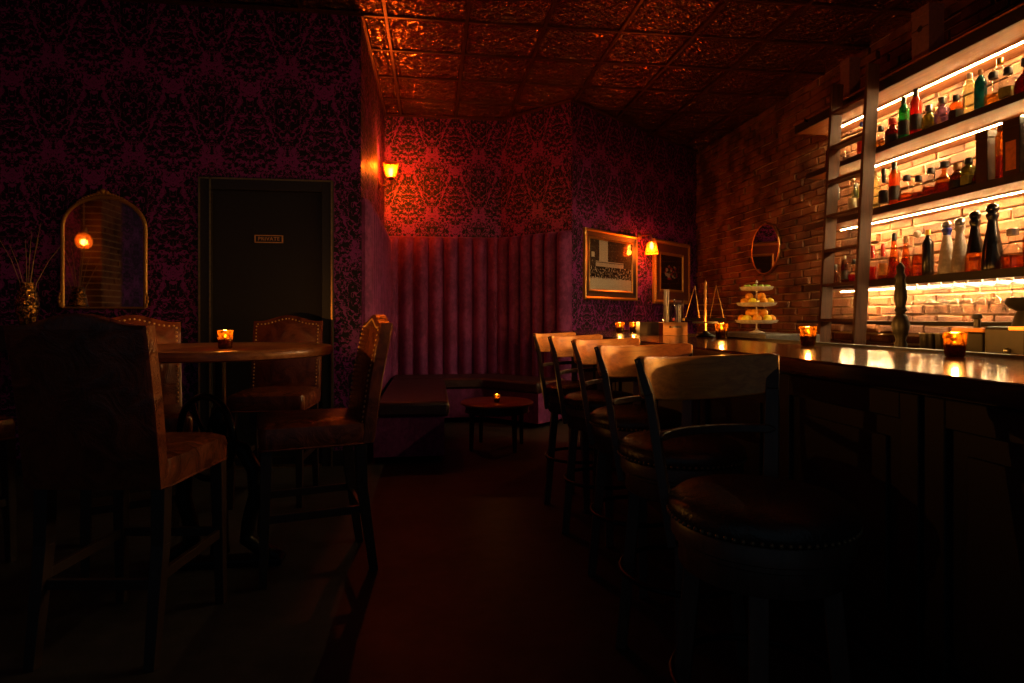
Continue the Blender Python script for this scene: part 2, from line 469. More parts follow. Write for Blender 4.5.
p, L, a = seg((XP, YD + .03), (XP, 7.42), ZT)
channel_panel(L, ZT, dep=.06).build('backrest', M_velvet, bq, 50, loc=p, rotz=a)
# bench: base and cushions as extruded outlines
def slab(poly, z0, z1, name, mat, bev=.0):
    mb = MB(); rows = [[(x, y, z0) for x, y in poly], [(x, y, z1) for x, y in poly]]
    mb.grid(rows, close_u=True, cap0=True, cap1=True)
    return mb.build(name, mat, bq, 40 if bev else None, bevel=bev)
dirA = Vector((P2[0] - P1[0], P2[1] - P1[1])).normalized(); nA = Vector((dirA.y, -dirA.x)); nA = nA if nA.y < 0 else -nA
def A(t, o): v = Vector(P1) + dirA * t + nA * o; return (v.x, v.y)
LA = (Vector(P2) - Vector(P1)).length
XL = XP + .002
slab([(XL + .1, 4.96), (.10, 4.96), (.10, 6.82), (XL + .1, 6.82)], .06, .38, 'base', M_velvet)
slab([(XL + .12, 4.94), (.14, 4.94), (.14, 6.80), (XL + .12, 6.80)], .375, .50, 'seat_cushion', M_bench, .03)
fy = 6.82
slab([(XL + .1, fy), (A(.30, .60)[0], fy), A(LA - .02, .60), A(LA - .02, .05), (.80, 7.40), (XL + .1, 7.40)], .06, .38, 'base', M_velvet)
slab([(XL + .12, fy - .02), (A(.28, .64)[0], fy - .02), A(LA, .64), A(LA, .11), (.78, 7.33), (XL + .12, 7.33)], .375, .50, 'seat_cushion', M_bench, .03)

# ------------------------------------------------------------------ wall sconces
def sconce(loc, rotz, label, flip=False, watt=1., reach=.13):
    """local -y points into the room; flip hangs the shade downward"""
    t = thing('wall_sconce', label, 'wall lamp', loc, rotz, 'amber glass wall sconces')
    MB().lathe([(.0, 0), (.05, 0), (.052, .008), (.03, .018), (.012, .03), (.0, .032)], 20).build('back_plate', M_brass, t, 40).rotation_euler.x = R(90)
    s = -1 if flip else 1
    MB().tube([(0, -.02, 0), (0, -.07, 0), (0, -reach + .015, 0), (0, -reach + .002, .006 * s), (0, -reach, .03 * s), (0, -reach, .075 * s)], .008, 10).build('arm', M_brass, t, 40)
    MB().lathe([(.012, .06), (.03, .068), (.034, .085), (.03, .095), (.012, .10)] if s > 0 else [(.012, -.10), (.03, -.095), (.034, -.085), (.03, -.068), (.012, -.06)], 18, (0, -reach, 0)).build('lamp_holder', M_brass, t, 40)
    prof = [(.034, .09), (.055, .11), (.064, .14), (.072, .19), (.082, .235), (.084, .245)]
    mb = MB(); rows = []
    for r, z in prof:
        rows.append([((r + .0025 * math.cos(18 * 2 * PI * i / 72)) * math.cos(2 * PI * i / 72), -reach + (r + .0025 * math.cos(18 * 2 * PI * i / 72)) * math.sin(2 * PI * i / 72), z * s) for i in range(72)])
    mb.grid(rows, close_u=True); mb.build('lamp_shade', M_shade, t, 60)
    MB().lathe([(a_, b_ * s) for a_, b_ in [(.0, .10), (.012, .10), (.02, .125), (.024, .15), (.018, .178), (.0, .19)]], 14, (0, -reach, 0)).build('bulb', M_bulb, t, 60)
    lamp('sconce_light', (0, -reach, .205 * s), SCONCE_COL, SCONCE_W * watt, .03, t)
    return t
sl = sconce((XP, 6.62, 2.58), R(90), 'lit amber glass wall sconce above the end of the velvet banquette')
sp = bpy.data.lights.new('added_wall_beam', 'SPOT'); sp.color = SCONCE_COL; sp.energy = 115.; sp.spot_size = R(112); sp.spot_blend = .9; sp.shadow_soft_size = .03  # extra spot added beside the sconce's own lamp, to redden the back wall
so = bpy.data.objects.new('added_wall_beam', sp); COL.objects.link(so); so.parent = sl; so.location = (.03, -.13, .215); so.rotation_euler = (R(84), 0, R(-90))
def PW(t, o=0.):            # a point on the picture wall, o into the room
    d = (Vector(P3) - Vector(P2)).normalized(); n = Vector((d.y, -d.x)); v = Vector(P2) + d * t + n * o; return v
angP = math.atan2(P3[1] - P2[1], P3[0] - P2[0])
def tP(x, y): return (Vector((x, y)) - Vector(P2)).dot((Vector(P3) - Vector(P2)).normalized())
v = PW(1.42); sconce((v.x, v.y, 2.225), angP, 'lit amber glass wall sconce hanging between the two framed pictures', True, .75, .18)

# ------------------------------------------------------------------ framed pictures
def photomat():
    m = Mat('old crowd photograph', rough=.6, spec=.2)
    x, y, z = m.xyz()           # x 0..1, z 0..1 over the print
    n = m.noise(m.vec(x * 1., 0., z * 1.), 22., 4., .7); c = m.noise(m.vec(x * 1., 3., z * .55), 34., 3., .6)
    sky = .05 + n.step(.55, .75) * .35
    col = (x.gt(.22) * x.lt(.42)) * z.gt(.55)
    win = ((x - .08).abs().lt(.035)) * ((z - .70).abs().lt(.05))
    ban = (x.gt(.14) * x.lt(.80)) * (z.gt(.46) * z.lt(.58))
    band = ban * (z - .555).abs().lt(.008)
    ground = z.lt(.30 + 0.) ; crowd = z.lt(.47) * z.gt(.22)
    v = sky + col * .62; v = v.min(.85).max(win * .75)
    v = v * (1. - ban) + ban * (.72 - n * .25) * (1. - band * .8)
    gv = .62 + n * .3
    edge = z + (c - .5) * .22
    v = v * (1. - z.lt(.47)) + z.lt(.47) * (edge.lt(.235) * gv + (1. - edge.lt(.235)) * (c.step(.50, .62) * .55 + .015))
    cr = m.t.nodes.new('ShaderNodeCombineColor')
    for i, k in enumerate((1., .87, .70)): m.t.links.new((v * (k * 1.55)).min(.97).v, cr.inputs[i])
    m.set('Base Color', cr.outputs[0]); return m.m
def flowermat():
    m = Mat('dark floral painting', rough=.45, spec=.3)
    x, y, z = m.xyz()
    vor = m.t.nodes.new('ShaderNodeTexVoronoi'); vor.inputs['Scale'].default_value = 11.
    m.t.links.new(m.vec(x, 0., z * 1.3), vor.inputs['Vector'])
    d = E(m.t, vor.outputs['Distance'])
    r = (((x - .5) * (x - .5)) * 2.6 + ((z - .50) * (z - .50)) * 4.2).sqrt()
    n = m.noise(m.vec(x, 0., z), 7., 3.)
    msk = (r + (n - .5) * .5).lt(.47) * d.lt(.62)
    sep = m.t.nodes.new('ShaderNodeSeparateColor'); m.t.links.new(vor.outputs['Color'], sep.inputs[0])
    k = E(m.t, sep.outputs[0])
    c = m.mix(k.gt(.45), (.75, .66, .55), (.55, .05, .04)); c = m.mix(k.gt(.8), c, (.10, .11, .05))
    m.set('Base Color', m.mix(msk, m.mix(n, (.022, .018, .014), (.008, .007, .006)), c)); return m.m
def picture(name, label, t0, t1, z0, z1, fw, mat, ornate=False):
    o = PW(t0, .002); w, h = t1 - t0, z1 - z0
    t = thing(name, label, 'framed picture', (o.x, o.y, z0), angP)
    def ring(a, b, y0, y1, y2):
        mb = MB(); rows = []
        for e, yy in ((a, 0), (a, y0), ((a + b) / 2, y1), (b, y2), (b, 0)):
            rows.append([(e, -yy, e), (w - e, -yy, e), (w - e, -yy, h - e), (e, -yy, h - e)])
        mb.grid(rows, close_u=True, close_v=True); return mb
    if not ornate:
        ring(0, fw * .3, .03, .04, .03).build('frame', M_gold, t)
        tag(ring(fw * .3, fw * .8, .03, .022, .016).build('frame_inset', M_black, t), 'dark inner band')
        ring(fw * .8, fw, .02, .024, .014).build('frame_lip', M_gold, t); iw = fw
    else:
        ring(0, fw * .28, .03, .05, .035).build('frame', M_gold, t)
        mb = MB()
        per = []
        s = .034
        for k in range(int(w / s)): per += [(k * s + s / 2, fw * .14), (k * s + s / 2, h - fw * .14)]
        for k in range(int(h / s)): per += [(fw * .14, k * s + s / 2), (w - fw * .14, k * s + s / 2)]
        for x, z in per: mb.ball((x, -.042, z), .017, 6, (1, .8, 1))
        mb.build('frame_ornament', M_gold, t, 60)
        tag(ring(fw * .28, fw * .82, .034, .028, .02).build('frame_inset', plain('umber mat', (.11, .035, .02), .6), t), 'dark red-brown inner band')
        ring(fw * .82, fw, .022, .028, .012).build('frame_lip', M_gold, t); iw = fw
    mb = MB(); mb.grid([[(0, 0, 0), (1, 0, 0)], [(0, 0, 1), (1, 0, 1)]])
    pr = mb.build('print', mat, t, loc=(iw, -.008, iw)); pr.scale = (w - 2 * iw, 1, h - 2 * iw)
    MB().box(iw * .98, w - iw * .98, -.013, -.011, iw * .98, h - iw * .98).build('pane', M_pane, t)
    return t
picture('framed_photograph', 'gold framed black-and-white crowd photograph beside the banquette on the damask wall', tP(1.707, 6.81), tP(2.562, 7.545), 1.385, 2.205, .115, photomat())
picture('framed_painting', 'ornate gilt framed dark flower painting next to the brick wall', tP(2.89, 7.80), tP(3.66, 8.44), 1.36, 2.225, .20, flowermat(), True)

# ------------------------------------------------------------------ back bar shelves
SX0, SX1, SY0, SY1 = 3.42, 3.895, 2.35, 5.33
SH = [(2.92, 2.99), (2.455, 2.495), (1.98, 2.025), (1.42, 1.47)]
nm = ['topmost', 'second', 'third', 'fourth']
what = ['topmost wooden back bar shelf, with boxes standing on it', 'wooden back bar shelf holding the green and red bottles', 'wooden back bar shelf holding amber bottles and black cartons', 'wooden back bar shelf holding the ceramic bottles above the hanging glasses']
for i, (z0, z1) in enumerate(SH):
    t = thing('bar_shelf', what[i], 'shelf', (SX0, 0, z0), 0., 'lit shelves on the brick wall')
    y1 = SY1 + (.07 if i == 0 else -.10)
    MB().box(.014, SX1 - SX0 - .012, SY0, y1, 0, z1 - z0).build('plank', M_shelfwood, t)
    MB().box(0, .014, SY0, y1 + .002, -.002, z1 - z0 + .002).build('front_edge', M_shelfedge, t)
    MB().box(.2625, .2725, SY0, y1 - .12, -.013, 0).build('light_strip', M_led, t)
    MB().box(.252, .2615, SY0, y1 - .12, -.010, 0).build('light_channel', M_steel, t)
t = thing('bar_shelf', 'slim dark lower shelf just above the back counter', 'shelf', (SX0 + .05, 0, 1.12), 0., 'lit shelves on the brick wall')
MB().box(0, .36, SY0, 5.45, 0, .028).build('plank', M_shelfedge, t)
lr = thing('ladder_rail', 'thin brass rail along the front of the topmost shelf', 'rail', (SX0 - .012, 0, 3.0))
MB().tube([(0, SY0, 0), (0, 5.40, 0)], .008, 8).build('rod', M_brass, lr, 40)
MB().box(-.012, .014, 5.2, 5.22, -.03, .006).box(-.012, .014, 2.5, 2.52, -.03, .006).build('bracket', M_blackmetal, lr)

# rolling ladder, two boards and rungs, leaning a little
ld = thing('library_ladder', 'tall dark wooden ladder leaning on the back bar shelves', 'ladder', (3.16, 4.255, 0))
topx, topz = .175, 3.11
for y in (0., .415):
    MB().beam((0, y, 0), (topx, y, topz), .05, .015, .05, .015).build('rail', M_ladder, ld, bevel=.003)
    MB().tube([(topx - .01, y + .02, topz - .03), (topx + .01, y + .02, topz - .02), (topx + .055, y + .02, topz - .055), (topx + .06, y + .02, topz - .09)], .008, 8).build('hook', M_blackmetal, ld, 40)
for k in range(10):
    z = .30 + k * .285; x = topx * z / topz
    MB().box(x - .045, x + .045, .015, .40, z - .011, z + .011).build('rung', M_ladder, ld)

# ------------------------------------------------------------------ bottles
GL = {
 'clear': glass('clear bottle glass', (.95, .94, .90), .2), 'pale': glass('pale green bottle glass', (.80, .86, .62), .2, body=(.5, .55, .3), bodyf=.06),
 'green': glass('green bottle glass', (.10, .62, .22), .2, body=(.02, .40, .10), bodyf=.35), 'red': glass('red bottle glass', (.95, .10, .03), .2, body=(.75, .05, .02), bodyf=.45),
 'orange': glass('orange bottle glass', (1., .30, .04), .2, body=(.9, .16, .02), bodyf=.4), 'yellow': glass('yellow bottle glass', (.98, .75, .15), .2, body=(.8, .5, .05), bodyf=.4),
 'amber': glass('amber bottle glass', (.90, .46, .15), .2, body=(.5, .16, .03), bodyf=.12), 'darkred': glass('dark red bottle glass', (.40, .03, .02), .2, body=(.16, .01, .01), bodyf=.5),
 'brown': glass('brown bottle glass', (.45, .16, .05), .2, body=(.12, .04, .015), bodyf=.3), 'olive': glass('olive bottle glass', (.42, .42, .10), .2, body=(.2, .2, .04), bodyf=.4),
 'teal': glass('teal bottle glass', (.06, .30, .30), .2, body=(.01, .14, .15), bodyf=.5), 'violet': glass('violet bottle glass', (.55, .40, .62), .2, body=(.25, .15, .3), bodyf=.3),
 'black': M_blackgloss}
LQ = {'amber': M_amber, 'red': glass('red liqueur', (.8, .06, .03), .1, body=(.5, .02, .01), bodyf=.4), 'whisky': glass('dark whisky', (.72, .22, .05), .1, body=(.35, .07, .01), bodyf=.25),
      'gold': glass('golden tequila', (.95, .62, .22), .1, body=(.6, .3, .05), bodyf=.12)}
CP = {'black': M_black, 'red': plain('red cap', (.55, .03, .02), .4), 'silver': M_steel, 'gold': M_brass, 'cork': plain('cork', (.42, .25, .12), .8), 'white': M_white, 'blue': plain('blue cap', (.03, .06, .35), .4), 'wood': M_crate, 'yellow': plain('yellow band', (.75, .45, .04), .5)}
M_cerw = plain('white glazed ceramic', (.62, .60, .58), .25); M_cerb = plain('cobalt painted ceramic', (.03, .05, .38), .25)
LB = {'black': M_black, 'white': M_white, 'red': CP['red'], 'blue': CP['blue'], 'gold': M_brass, 'olive': plain('olive label', (.25, .25, .06), .7)}
names = {'std': (.037, .20, .30), 'tall': (.036, .22, .33), 'squat': (.048, .11, .20), 'square': (.040, .14, .225), 'decanter': (.056, .12, .215), 'slim': (.028, .25, .34), 'cone': (.050, .0, .33)}
def bottle(kind, col, x, y, z, label, cap='black', lab=None, liq=None, s=1., group=None, fill=.6):
    r, hb, ht = names[kind]; r *= s; hb *= s; ht *= s
    t = thing('liquor_bottle', label, 'bottle', (x, y, z + .001), rnd.uniform(-.4, .4) if kind != 'square' else rnd.uniform(-.25, .25), group)
    sq = 0; nr = .0135 * s
    if kind in ('std', 'tall', 'slim'):
        prof = [(r * .9, 0), (r, .006), (r, hb), (r * .93, hb + .02 * s), (r * .6, hb + .045 * s), (nr, hb + .06 * s), (nr, ht - .04 * s), (nr * 1.15, ht - .038 * s), (nr * 1.15, ht - .025 * s)]
    elif kind == 'squat':
        prof = [(r * .9, 0), (r, .008), (r * 1.02, hb * .6), (r * .95, hb), (r * .6, hb + .022), (nr * 1.1, hb + .035), (nr * 1.1, ht - .035)]
    elif kind == 'square':
        sq = 5; prof = [(r * .95, 0), (r, .006), (r, hb), (r * .85, hb + .016), (r * .42, hb + .028), (nr, hb + .035), (nr, ht - .03)]
    elif kind == 'decanter':
        prof = [(r * .75, 0), (r * .98, .008), (r, .05 * s), (r * .86, .095 * s), (r * .5, hb), (nr, hb + .022), (nr, ht - .035), (nr * 1.5, ht - .03)]
    else:
        prof = [(r * .95, 0), (r, .01), (r * .9, .06), (r * .66, .14 * s), (r * .44, .21 * s), (nr * 1.15, .25 * s), (nr, ht - .05 * s), (nr * 1.3, ht - .045 * s)]
    MB().lathe(prof, 20, sq=sq, rot=PI / 20).build('bottle_body', GL[col], t, 35)
    top = prof[-1][1]
    if cap == 'ball': MB().ball((0, 0, top + .022), .026 * s, 12).build('stopper', CP['white'], t, 60)
    elif cap == 'blueball': MB().ball((0, 0, top + .022), .026 * s, 12).build('stopper', CP['blue'], t, 60)
    else:
        cr = nr * (1.9 if kind in ('decanter', 'squat', 'square') else 1.25); lo = .09 * s if (kind in ('tall', 'std') and cap in ('black', 'red')) else .012
        MB().lathe([(cr, top - lo), (cr * 1.02, top - lo + .003), (cr * 1.02, ht - .003), (cr * .92, ht)], 16).build('cap', CP[cap], t, 40)
    if liq:
        zc = fill * hb if hb else .16 * s
        pl = [(max(q - .0035, .001), zz) for q, zz in prof if zz < zc]
        rl = None
        for (r0, z0), (r1, z1) in zip(prof, prof[1:]):
            if z0 <= zc <= z1: rl = r0 + (r1 - r0) * (zc - z0) / max(z1 - z0, 1e-6)
        pl[0] = (pl[0][0], .004); pl.append((rl - .0035, zc))
        MB().lathe(pl, 20, sq=sq, rot=PI / 20).build('liquid', LQ[liq], t, 35)
    if lab and kind != 'cone':
        l0, l1 = hb * .2, hb * .68
        MB().lathe([(r * 1.015, l0), (r * 1.02, l0 + .001), (r * 1.02, l1 - .001), (r * 1.015, l1)], 20, sq=sq, rot=PI / 20).build('paper_label', LB[lab], t, 35)
    return t

G2, G3, G4 = 'bottles on the second shelf', 'bottles on the third shelf', 'bottles on the fourth shelf'
XF, XK = 3.505, 3.60
z2, z3, z4 = SH[1][1], SH[2][1], SH[3][1]
# second shelf, from the far end toward the room entrance
for a in (
 ('std', 'darkred', XF, 5.02, 'small dark red bottle at the far end of the second shelf, beyond the ladder', 'red', None, None, .72),
 ('decanter', 'clear', XF, 4.83, 'clear decanter seen between the ladder rails on the second shelf', 'silver', None, None, .85),
 ('square', 'clear', XK, 4.72, 'square clear bottle with cork seen between the ladder rails on the second shelf', 'cork', None, 'gold', .9),
 ('std', 'clear', XF, 4.60, 'blue-capped clear bottle between the ladder rails', 'blue', 'red', None, .95),
 ('squat', 'darkred', XF, 4.49, 'squat red-capped bottle tucked beside the near ladder rail on the second shelf', 'red', None, None, .7),
 ('decanter', 'clear', XF, 4.385, 'clear decanter with dark stopper just past the near ladder rail', 'black', None, 'gold', .86),
 ('squat', 'darkred', XF, 4.265, 'squat dark red bottle with red cap beside the green bottle', 'red', 'black', None, 1.05),
 ('tall', 'green', XF, 4.15, 'bright green bottle with black neck and round black label', 'black', 'black', None, 1.0),
 ('tall', 'red', XF, 4.035, 'bright orange-red bottle with black neck beside the green one', 'black', 'black', None, 1.06),
 ('squat', 'yellow', XK, 3.975, 'small yellow bottle behind the orange-red one', 'gold', None, None, .95),
 ('squat', 'olive', XF, 3.915, 'squat olive bottle with silver cap', 'silver', None, None, .95),
 ('squat', 'violet', XF, 3.80, 'pale violet bottle with tall silver cap', 'silver', None, None, 1.02),
 ('square', 'amber', XF, 3.69, 'square amber bottle with round black label on the second shelf', 'black', 'black', None, .8),
 ('std', 'pale', XF, 3.585, 'pale green tall bottle on the second shelf', 'white', None, None, .95),
 ('std', 'teal', XF, 3.505, 'slender dark teal bottle on the second shelf', 'cork', None, None, .92),
 ('square', 'clear', XF, 3.415, 'square clear bottle with black cap holding golden spirit beside the teal bottle', 'black', None, 'gold', 1.),
 ('std', 'clear', XK, 3.46, 'clear bottle with gold top standing behind the square clear bottle', 'gold', None, None, 1.12),
 ('square', 'clear', XF, 3.315, 'square clear bottle with grey label near the edge of view on the second shelf', 'black', 'olive', None, .95),
 ('decanter', 'darkred', XF, 3.20, 'dark red round bottle near the edge of view on the second shelf', 'black', None, None, 1.05),
 ('squat', 'black', XF, 3.08, 'squat black bottle next to the dark red round one', 'red', 'red', None, 1.15)):
    bottle(*a[:2], a[2], a[3], z2, a[4], a[5], a[6], a[7], a[8], G2)
for a in (
 ('std', 'clear', XF, 4.90, 'clear bottle with dark cap on the third shelf beside the far ladder rail', 'black', None, None, .95),
 ('std', 'pale', XK, 4.80, 'first pale bottle between the ladder rails on the third shelf', 'black', None, None, 1.),
 ('tall', 'clear', XF, 4.71, 'tall clear bottle with white label between the ladder rails', 'cork', 'white', None, 1.),
 ('std', 'pale', XF, 4.60, 'pale green bottle between the ladder rails next to the near rail', 'black', 'white', None, .97),
 ('tall', 'pale', XF, 4.445, 'tall pale bottle just past the near ladder rail on the third shelf', 'cork', None, None, .96),
 ('tall', 'clear', XF, 4.355, 'tall clear bottle with long black label on the third shelf', 'black', 'black', None, .95),
 ('tall', 'orange', XF, 4.245, 'tall orange-brown bottle with black label on the third shelf', 'black', 'black', None, 1.02),
 ('decanter', 'clear', XF, 4.12, 'round decanter of amber whisky with dark stopper, first of its kind past the orange-brown bottle', 'black', None, 'amber', .98),
 ('squat', 'clear', XF, 4.01, 'squat clear bottle of whisky between two decanters', 'black', None, 'whisky', .9),
 ('decanter', 'clear', XF, 3.90, 'round decanter of dark red whisky on the third shelf', 'black', None, 'whisky', .98),
 ('decanter', 'amber', XF, 3.785, 'amber glass decanter with black stopper on the third shelf', 'black', None, 'whisky', 1.05),
 ('squat', 'brown', XF, 3.68, 'short brown bottle with black label on the third shelf', 'cork', 'black', None, .95),
 ('square', 'olive', XF, 3.592, 'square olive bottle with black cap on the third shelf', 'black', 'olive', None, .9),
 ('std', 'clear', XK + .06, 3.60, 'clear bottle with black cap behind the short dark bottle', 'black', 'white', None, .95),
 ('squat', 'darkred', XF, 3.536, 'short dark red bottle beside the first black carton', 'black', 'black', None, .5),
 ('slim', 'amber', XF, 3.365, 'slim amber bottle with gilt neck between the two black cartons', 'gold', None, 'amber', 1.02)):
    bottle(*a[:2], a[2], a[3], z3, a[4], a[5], a[6], a[7], a[8], G3)
for a in (
 ('squat', 'brown', XF, 4.94, 'small dark bottle behind the far ladder rail on the fourth shelf', 'black', None, None, .85),
 ('std', 'brown', XF, 4.81, 'dark brown bottle with silver cap between the ladder rails on the fourth shelf', 'silver', 'black', None, .78),
 ('decanter', 'clear', XF, 4.69, 'clear decanter of dark red spirit between the ladder rails', 'black', None, 'red', .9),
 ('squat', 'red', XF, 4.58, 'squat red bottle beside the near ladder rail on the fourth shelf', 'red', None, None, .8),
 ('tall', 'clear', XF, 4.475, 'clear bottle of red liqueur with bright red cap just past the ladder', 'red', None, 'red', .85),
 ('tall', 'clear', XF, 4.365, 'clear bottle with bright red cap and gold label, second past the ladder', 'red', 'gold', 'amber', .86),
 ('cone', 'amber', XF, 4.245, 'tapering tall amber bottle with dark stopper on the fourth shelf', 'black', None, 'whisky', 1.06),
 ('cone', 'amber', XF, 4.13, 'slender tapering amber bottle with cork stopper', 'cork', None, 'whisky', .95),
 ('cone', 'clear', XF, 4.02, 'tapering clear bottle with white ball stopper and amber spirit', 'ball', None, 'amber', 1.02),
 ('tall', 'black', XF, 3.925, 'black bottle with yellow neck band on the fourth shelf', 'yellow', None, None, 1.),
 ('cone', 'clear', XK, 3.86, 'tapering clear bottle with dark blue ball stopper behind the black bottle', 'blueball', None, None, 1.05),
 ('decanter', 'clear', XF, 3.285, 'arched decanter of amber spirit beside the black ball-topped bottle', 'silver', None, 'amber', 1.15),
 ('square', 'amber', XF, 3.14, 'large square amber bottle at the end of the fourth shelf in view', 'black', None, 'whisky', 1.25)):
    bottle(*a[:2], a[2], a[3], z4, a[4], a[5], a[6], a[7], a[8], G4)
def ceramic(y, label, mats, s=1.):
    t = thing('ceramic_bottle', label, 'bottle', (XF, y, z4 + .001), 0., 'slender ball-topped bottles on the fourth shelf')
    low, high, st = mats
    p = [(.050, 0), (.054, .012), (.052, .06), (.046, .12), (.038, .18), (.029, .235), (.0235, .275)]
    p2 = [(.0235, .275), (.0225, .285), (.029, .30), (.032, .312), (.030, .322), (.014, .328)]
    q = [(a * s, b * s) for a, b in p]; k = 4
    MB().lathe(q[:k] + [(q[k - 1][0] * .8, q[k - 1][1])] if low is not high else q, 24).build('bottle_body', low, t, 40)
    if low is not high: MB().lathe([(q[k - 1][0] * .8, q[k - 1][1] + .0005)] + [(a * 1.0, b + .0006) for a, b in q[k - 1:]], 24).build('upper_sleeve', high, t, 40)
    MB().lathe([(a * s, b * s + .001) for a, b in p2], 20).build('collar', M_cerb if low is M_cerw else high, t, 40)
    MB().ball((0, 0, .350 * s), .032 * s, 14, (1, 1, .8) if low is M_cerw else (1, 1, 1)).build('stopper', st, t, 60)
ceramic(3.765, 'white and cobalt ceramic tall bottle with silver ball stopper', (M_cerw, M_cerw, M_steel), .98)
ceramic(3.66, 'plain grey-white ceramic tall bottle beside the cobalt one', (plain('grey glazed ceramic', (.42, .38, .36), .3), plain('grey ceramic sleeve', (.46, .42, .40), .3), M_steel), .98)
ceramic(3.545, 'ball-topped bottle with amber lower half and black upper half', (GL['amber'], M_blackgloss, M_blackgloss), 1.05)
ceramic(3.42, 'all black ball-topped tall bottle', (M_blackgloss, M_blackgloss, M_blackgloss), 1.12)
def carton(x, y, z, w, d, h, label, mat, window=None, emblem=False):
    t = thing('bottle_carton', label, 'box', (x, y, z + .001), 0., None)
    MB().box(-d / 2, d / 2, -w / 2, w / 2, 0, h * .86).build('carton_body', mat, t, bevel=.002)
    MB().box(-d / 2 - .0015, d / 2 + .0015, -w / 2 - .0015, w / 2 + .0015, h * .86 + .001, h).build('lid', mat, t, bevel=.002)
    if window: MB().box(-d / 2 - .002, -d / 2 + .001, -w * .3, w * .3, h * .12, h * .62).build('window', window, t)
    if emblem:
        MB().lathe([(.0, 0), (.022, 0), (.022, .002), (.0, .002)], 20).build('emblem', M_black, t, loc=(-d / 2 - .0015, 0, h * .62)).rotation_euler.y = R(-90)
        MB().box(-d / 2 - .003, -d / 2 - .0005, -w * .46, w * .46, h * .615, h * .625).build('stripe', M_black, t)
M_carton = plain('black carton', (.014, .012, .012), .4); M_pur = plain('plum carton', (.20, .085, .085), .5)
carton(XF + .01, 3.465, z3, .085, .09, .335, 'tall plain black carton on the third shelf beside the dark red bottle', M_carton)
carton(XF + .01, 3.26, z3, .11, .10, .35, 'tall black carton with an orange window on the third shelf', M_carton, plain('orange print', (.62, .17, .04), .5))
carton(XF + .01, 3.12, z3, .11, .10, .35, 'plain black carton at the end of the third shelf in view', M_carton)
carton(3.52, 3.945, SH[0][1], .155, .12, .40, 'plum cardboard box with a dark emblem on top of the highest shelf', M_pur, None, True)
carton(3.50, 4.735, SH[0][1], .115, .10, .36, 'smaller plum cardboard box on the highest shelf above the ladder', M_pur)

# hanging stemware below the fourth shelf
rk = thing('stemware_rack', 'metal rack under the fourth shelf holding upside-down wine glasses', 'rack', (0, 0, SH[3][0]))
for k in range(15):
    MB().box(SX0 + .03, SX0 + .34, 2.72 + k * .105 - .004, 2.72 + k * .105 + .004, -.036, -.028).box(SX0 + .04, SX0 + .05, 2.72 + k * .105 - .003, 2.72 + k * .105 + .003, -.028, 0).box(SX0 + .22, SX0 + .23, 2.72 + k * .105 - .003, 2.72 + k * .105 + .003, -.028, 0).build('runner', M_steel, rk)
M_wine = glass('wine glass', (.95, .94, .92), .3, .03)
gproto = None
for row_, xx in enumerate((SX0 + .09, SX0 + .205)):
    for k in range(13):
        y = 2.77 + k * .105
        lb = 'clear wine glass hanging upside down under the fourth shelf, %s row' % ('front' if row_ == 0 else 'rear')
        if gproto is None:
            t = thing('wine_glass', lb, 'wine glass', (xx, y, SH[3][0] - .027), 0., 'wine glasses hanging in the rack')
            MB().lathe([(.034, 0), (.034, .003), (.004, .007), (.0, .008)][::-1] if 0 else [(.0, -.001), (.036, 0), (.036, .003), (.008, .006), (.0, .006)], 20).build('foot', M_wine, t, 40)
            MB().lathe([(.0045, -.001), (.0038, -.03), (.004, -.075), (.009, -.086)], 12).build('stem', M_wine, t, 40)
            rows = []
            for r, z in ((.006, -.085), (.024, -.094), (.036, -.112), (.040, -.135), (.037, -.165), (.032, -.185)):
                rows.append([(r * math.cos(2 * PI * i / 24), r * math.sin(2 * PI * i / 24), z) for i in range(24)])
            MB().grid(rows, close_u=True).build('bowl', M_wine, t, 60); gproto = t
        else: dup(gproto, (xx, y, SH[3][0] - .027), 0., lb)
        gt = 0
for o in [o for o in sc.objects if o.name.startswith('wine_glass') and o.parent is None]:
    o['group'] = 'wine glasses hanging in the front row' if o.location.x < SX0 + .15 else 'wine glasses hanging in the rear row'

# ------------------------------------------------------------------ round mirror on the bricks
rm = thing('round_mirror', 'round gold-rimmed mirror hanging on the brick wall', 'mirror', (XB - .03, 6.69, 1.975))
pts = [(0, .29 * math.cos(2 * PI * i / 48), .29 * math.sin(2 * PI * i / 48)) for i in range(48)]
MB().tube(pts, .014, 10, closed=True, flat=(1, 1.3)).build('frame', M_brass, rm, 50)
MB().lathe([(.0, 0), (.285, 0), (.285, .012), (.0, .012)], 48).build('mirror_glass', M_mirror, rm).rotation_euler.y = R(-90)

# ------------------------------------------------------------------ the bar
bar = thing('bar_counter', 'long dark panelled bar with a polished wooden top', 'bar', (0, 0, 0))
BX0, BX1, BY0, BY1, BZ = 1.09, 1.74, -.7, 5.55, 1.055
MB().box(BX0, BX1, BY0, BY1, BZ - .048, BZ).build('bar_top', M_bartop, bar, bevel=.008)
f = MB(); f.box(1.38, 1.70, BY0 + .02, BY1 - .04, 0, BZ - .05); f.build('bar_body', M_barfront, bar)
y = BY0 + .1
while y < BY1 - .6:
    f = MB()
    f.box(1.362, 1.379, y, y + .07, .14, .96); f.box(1.362, 1.379, y + .63, y + .70, .14, .96); f.box(1.362, 1.379, y + .07, y + .63, .14, .23); f.box(1.362, 1.379, y + .07, y + .63, .88, .96)
    f.box(1.368, 1.379, y + .13, y + .57, .29, .82)
    f.build('front_panel', M_barfront, bar, bevel=.004); y += .72
MB().box(1.355, 1.379, BY0 + .02, BY1 - .05, 0, .13).build('kick_board', M_black, bar)
MB().box(BX1 + .001, BX1 + .035, BY0, BY1, BZ - .05, BZ + .010).build('rear_lip', M_blackmetal, bar)
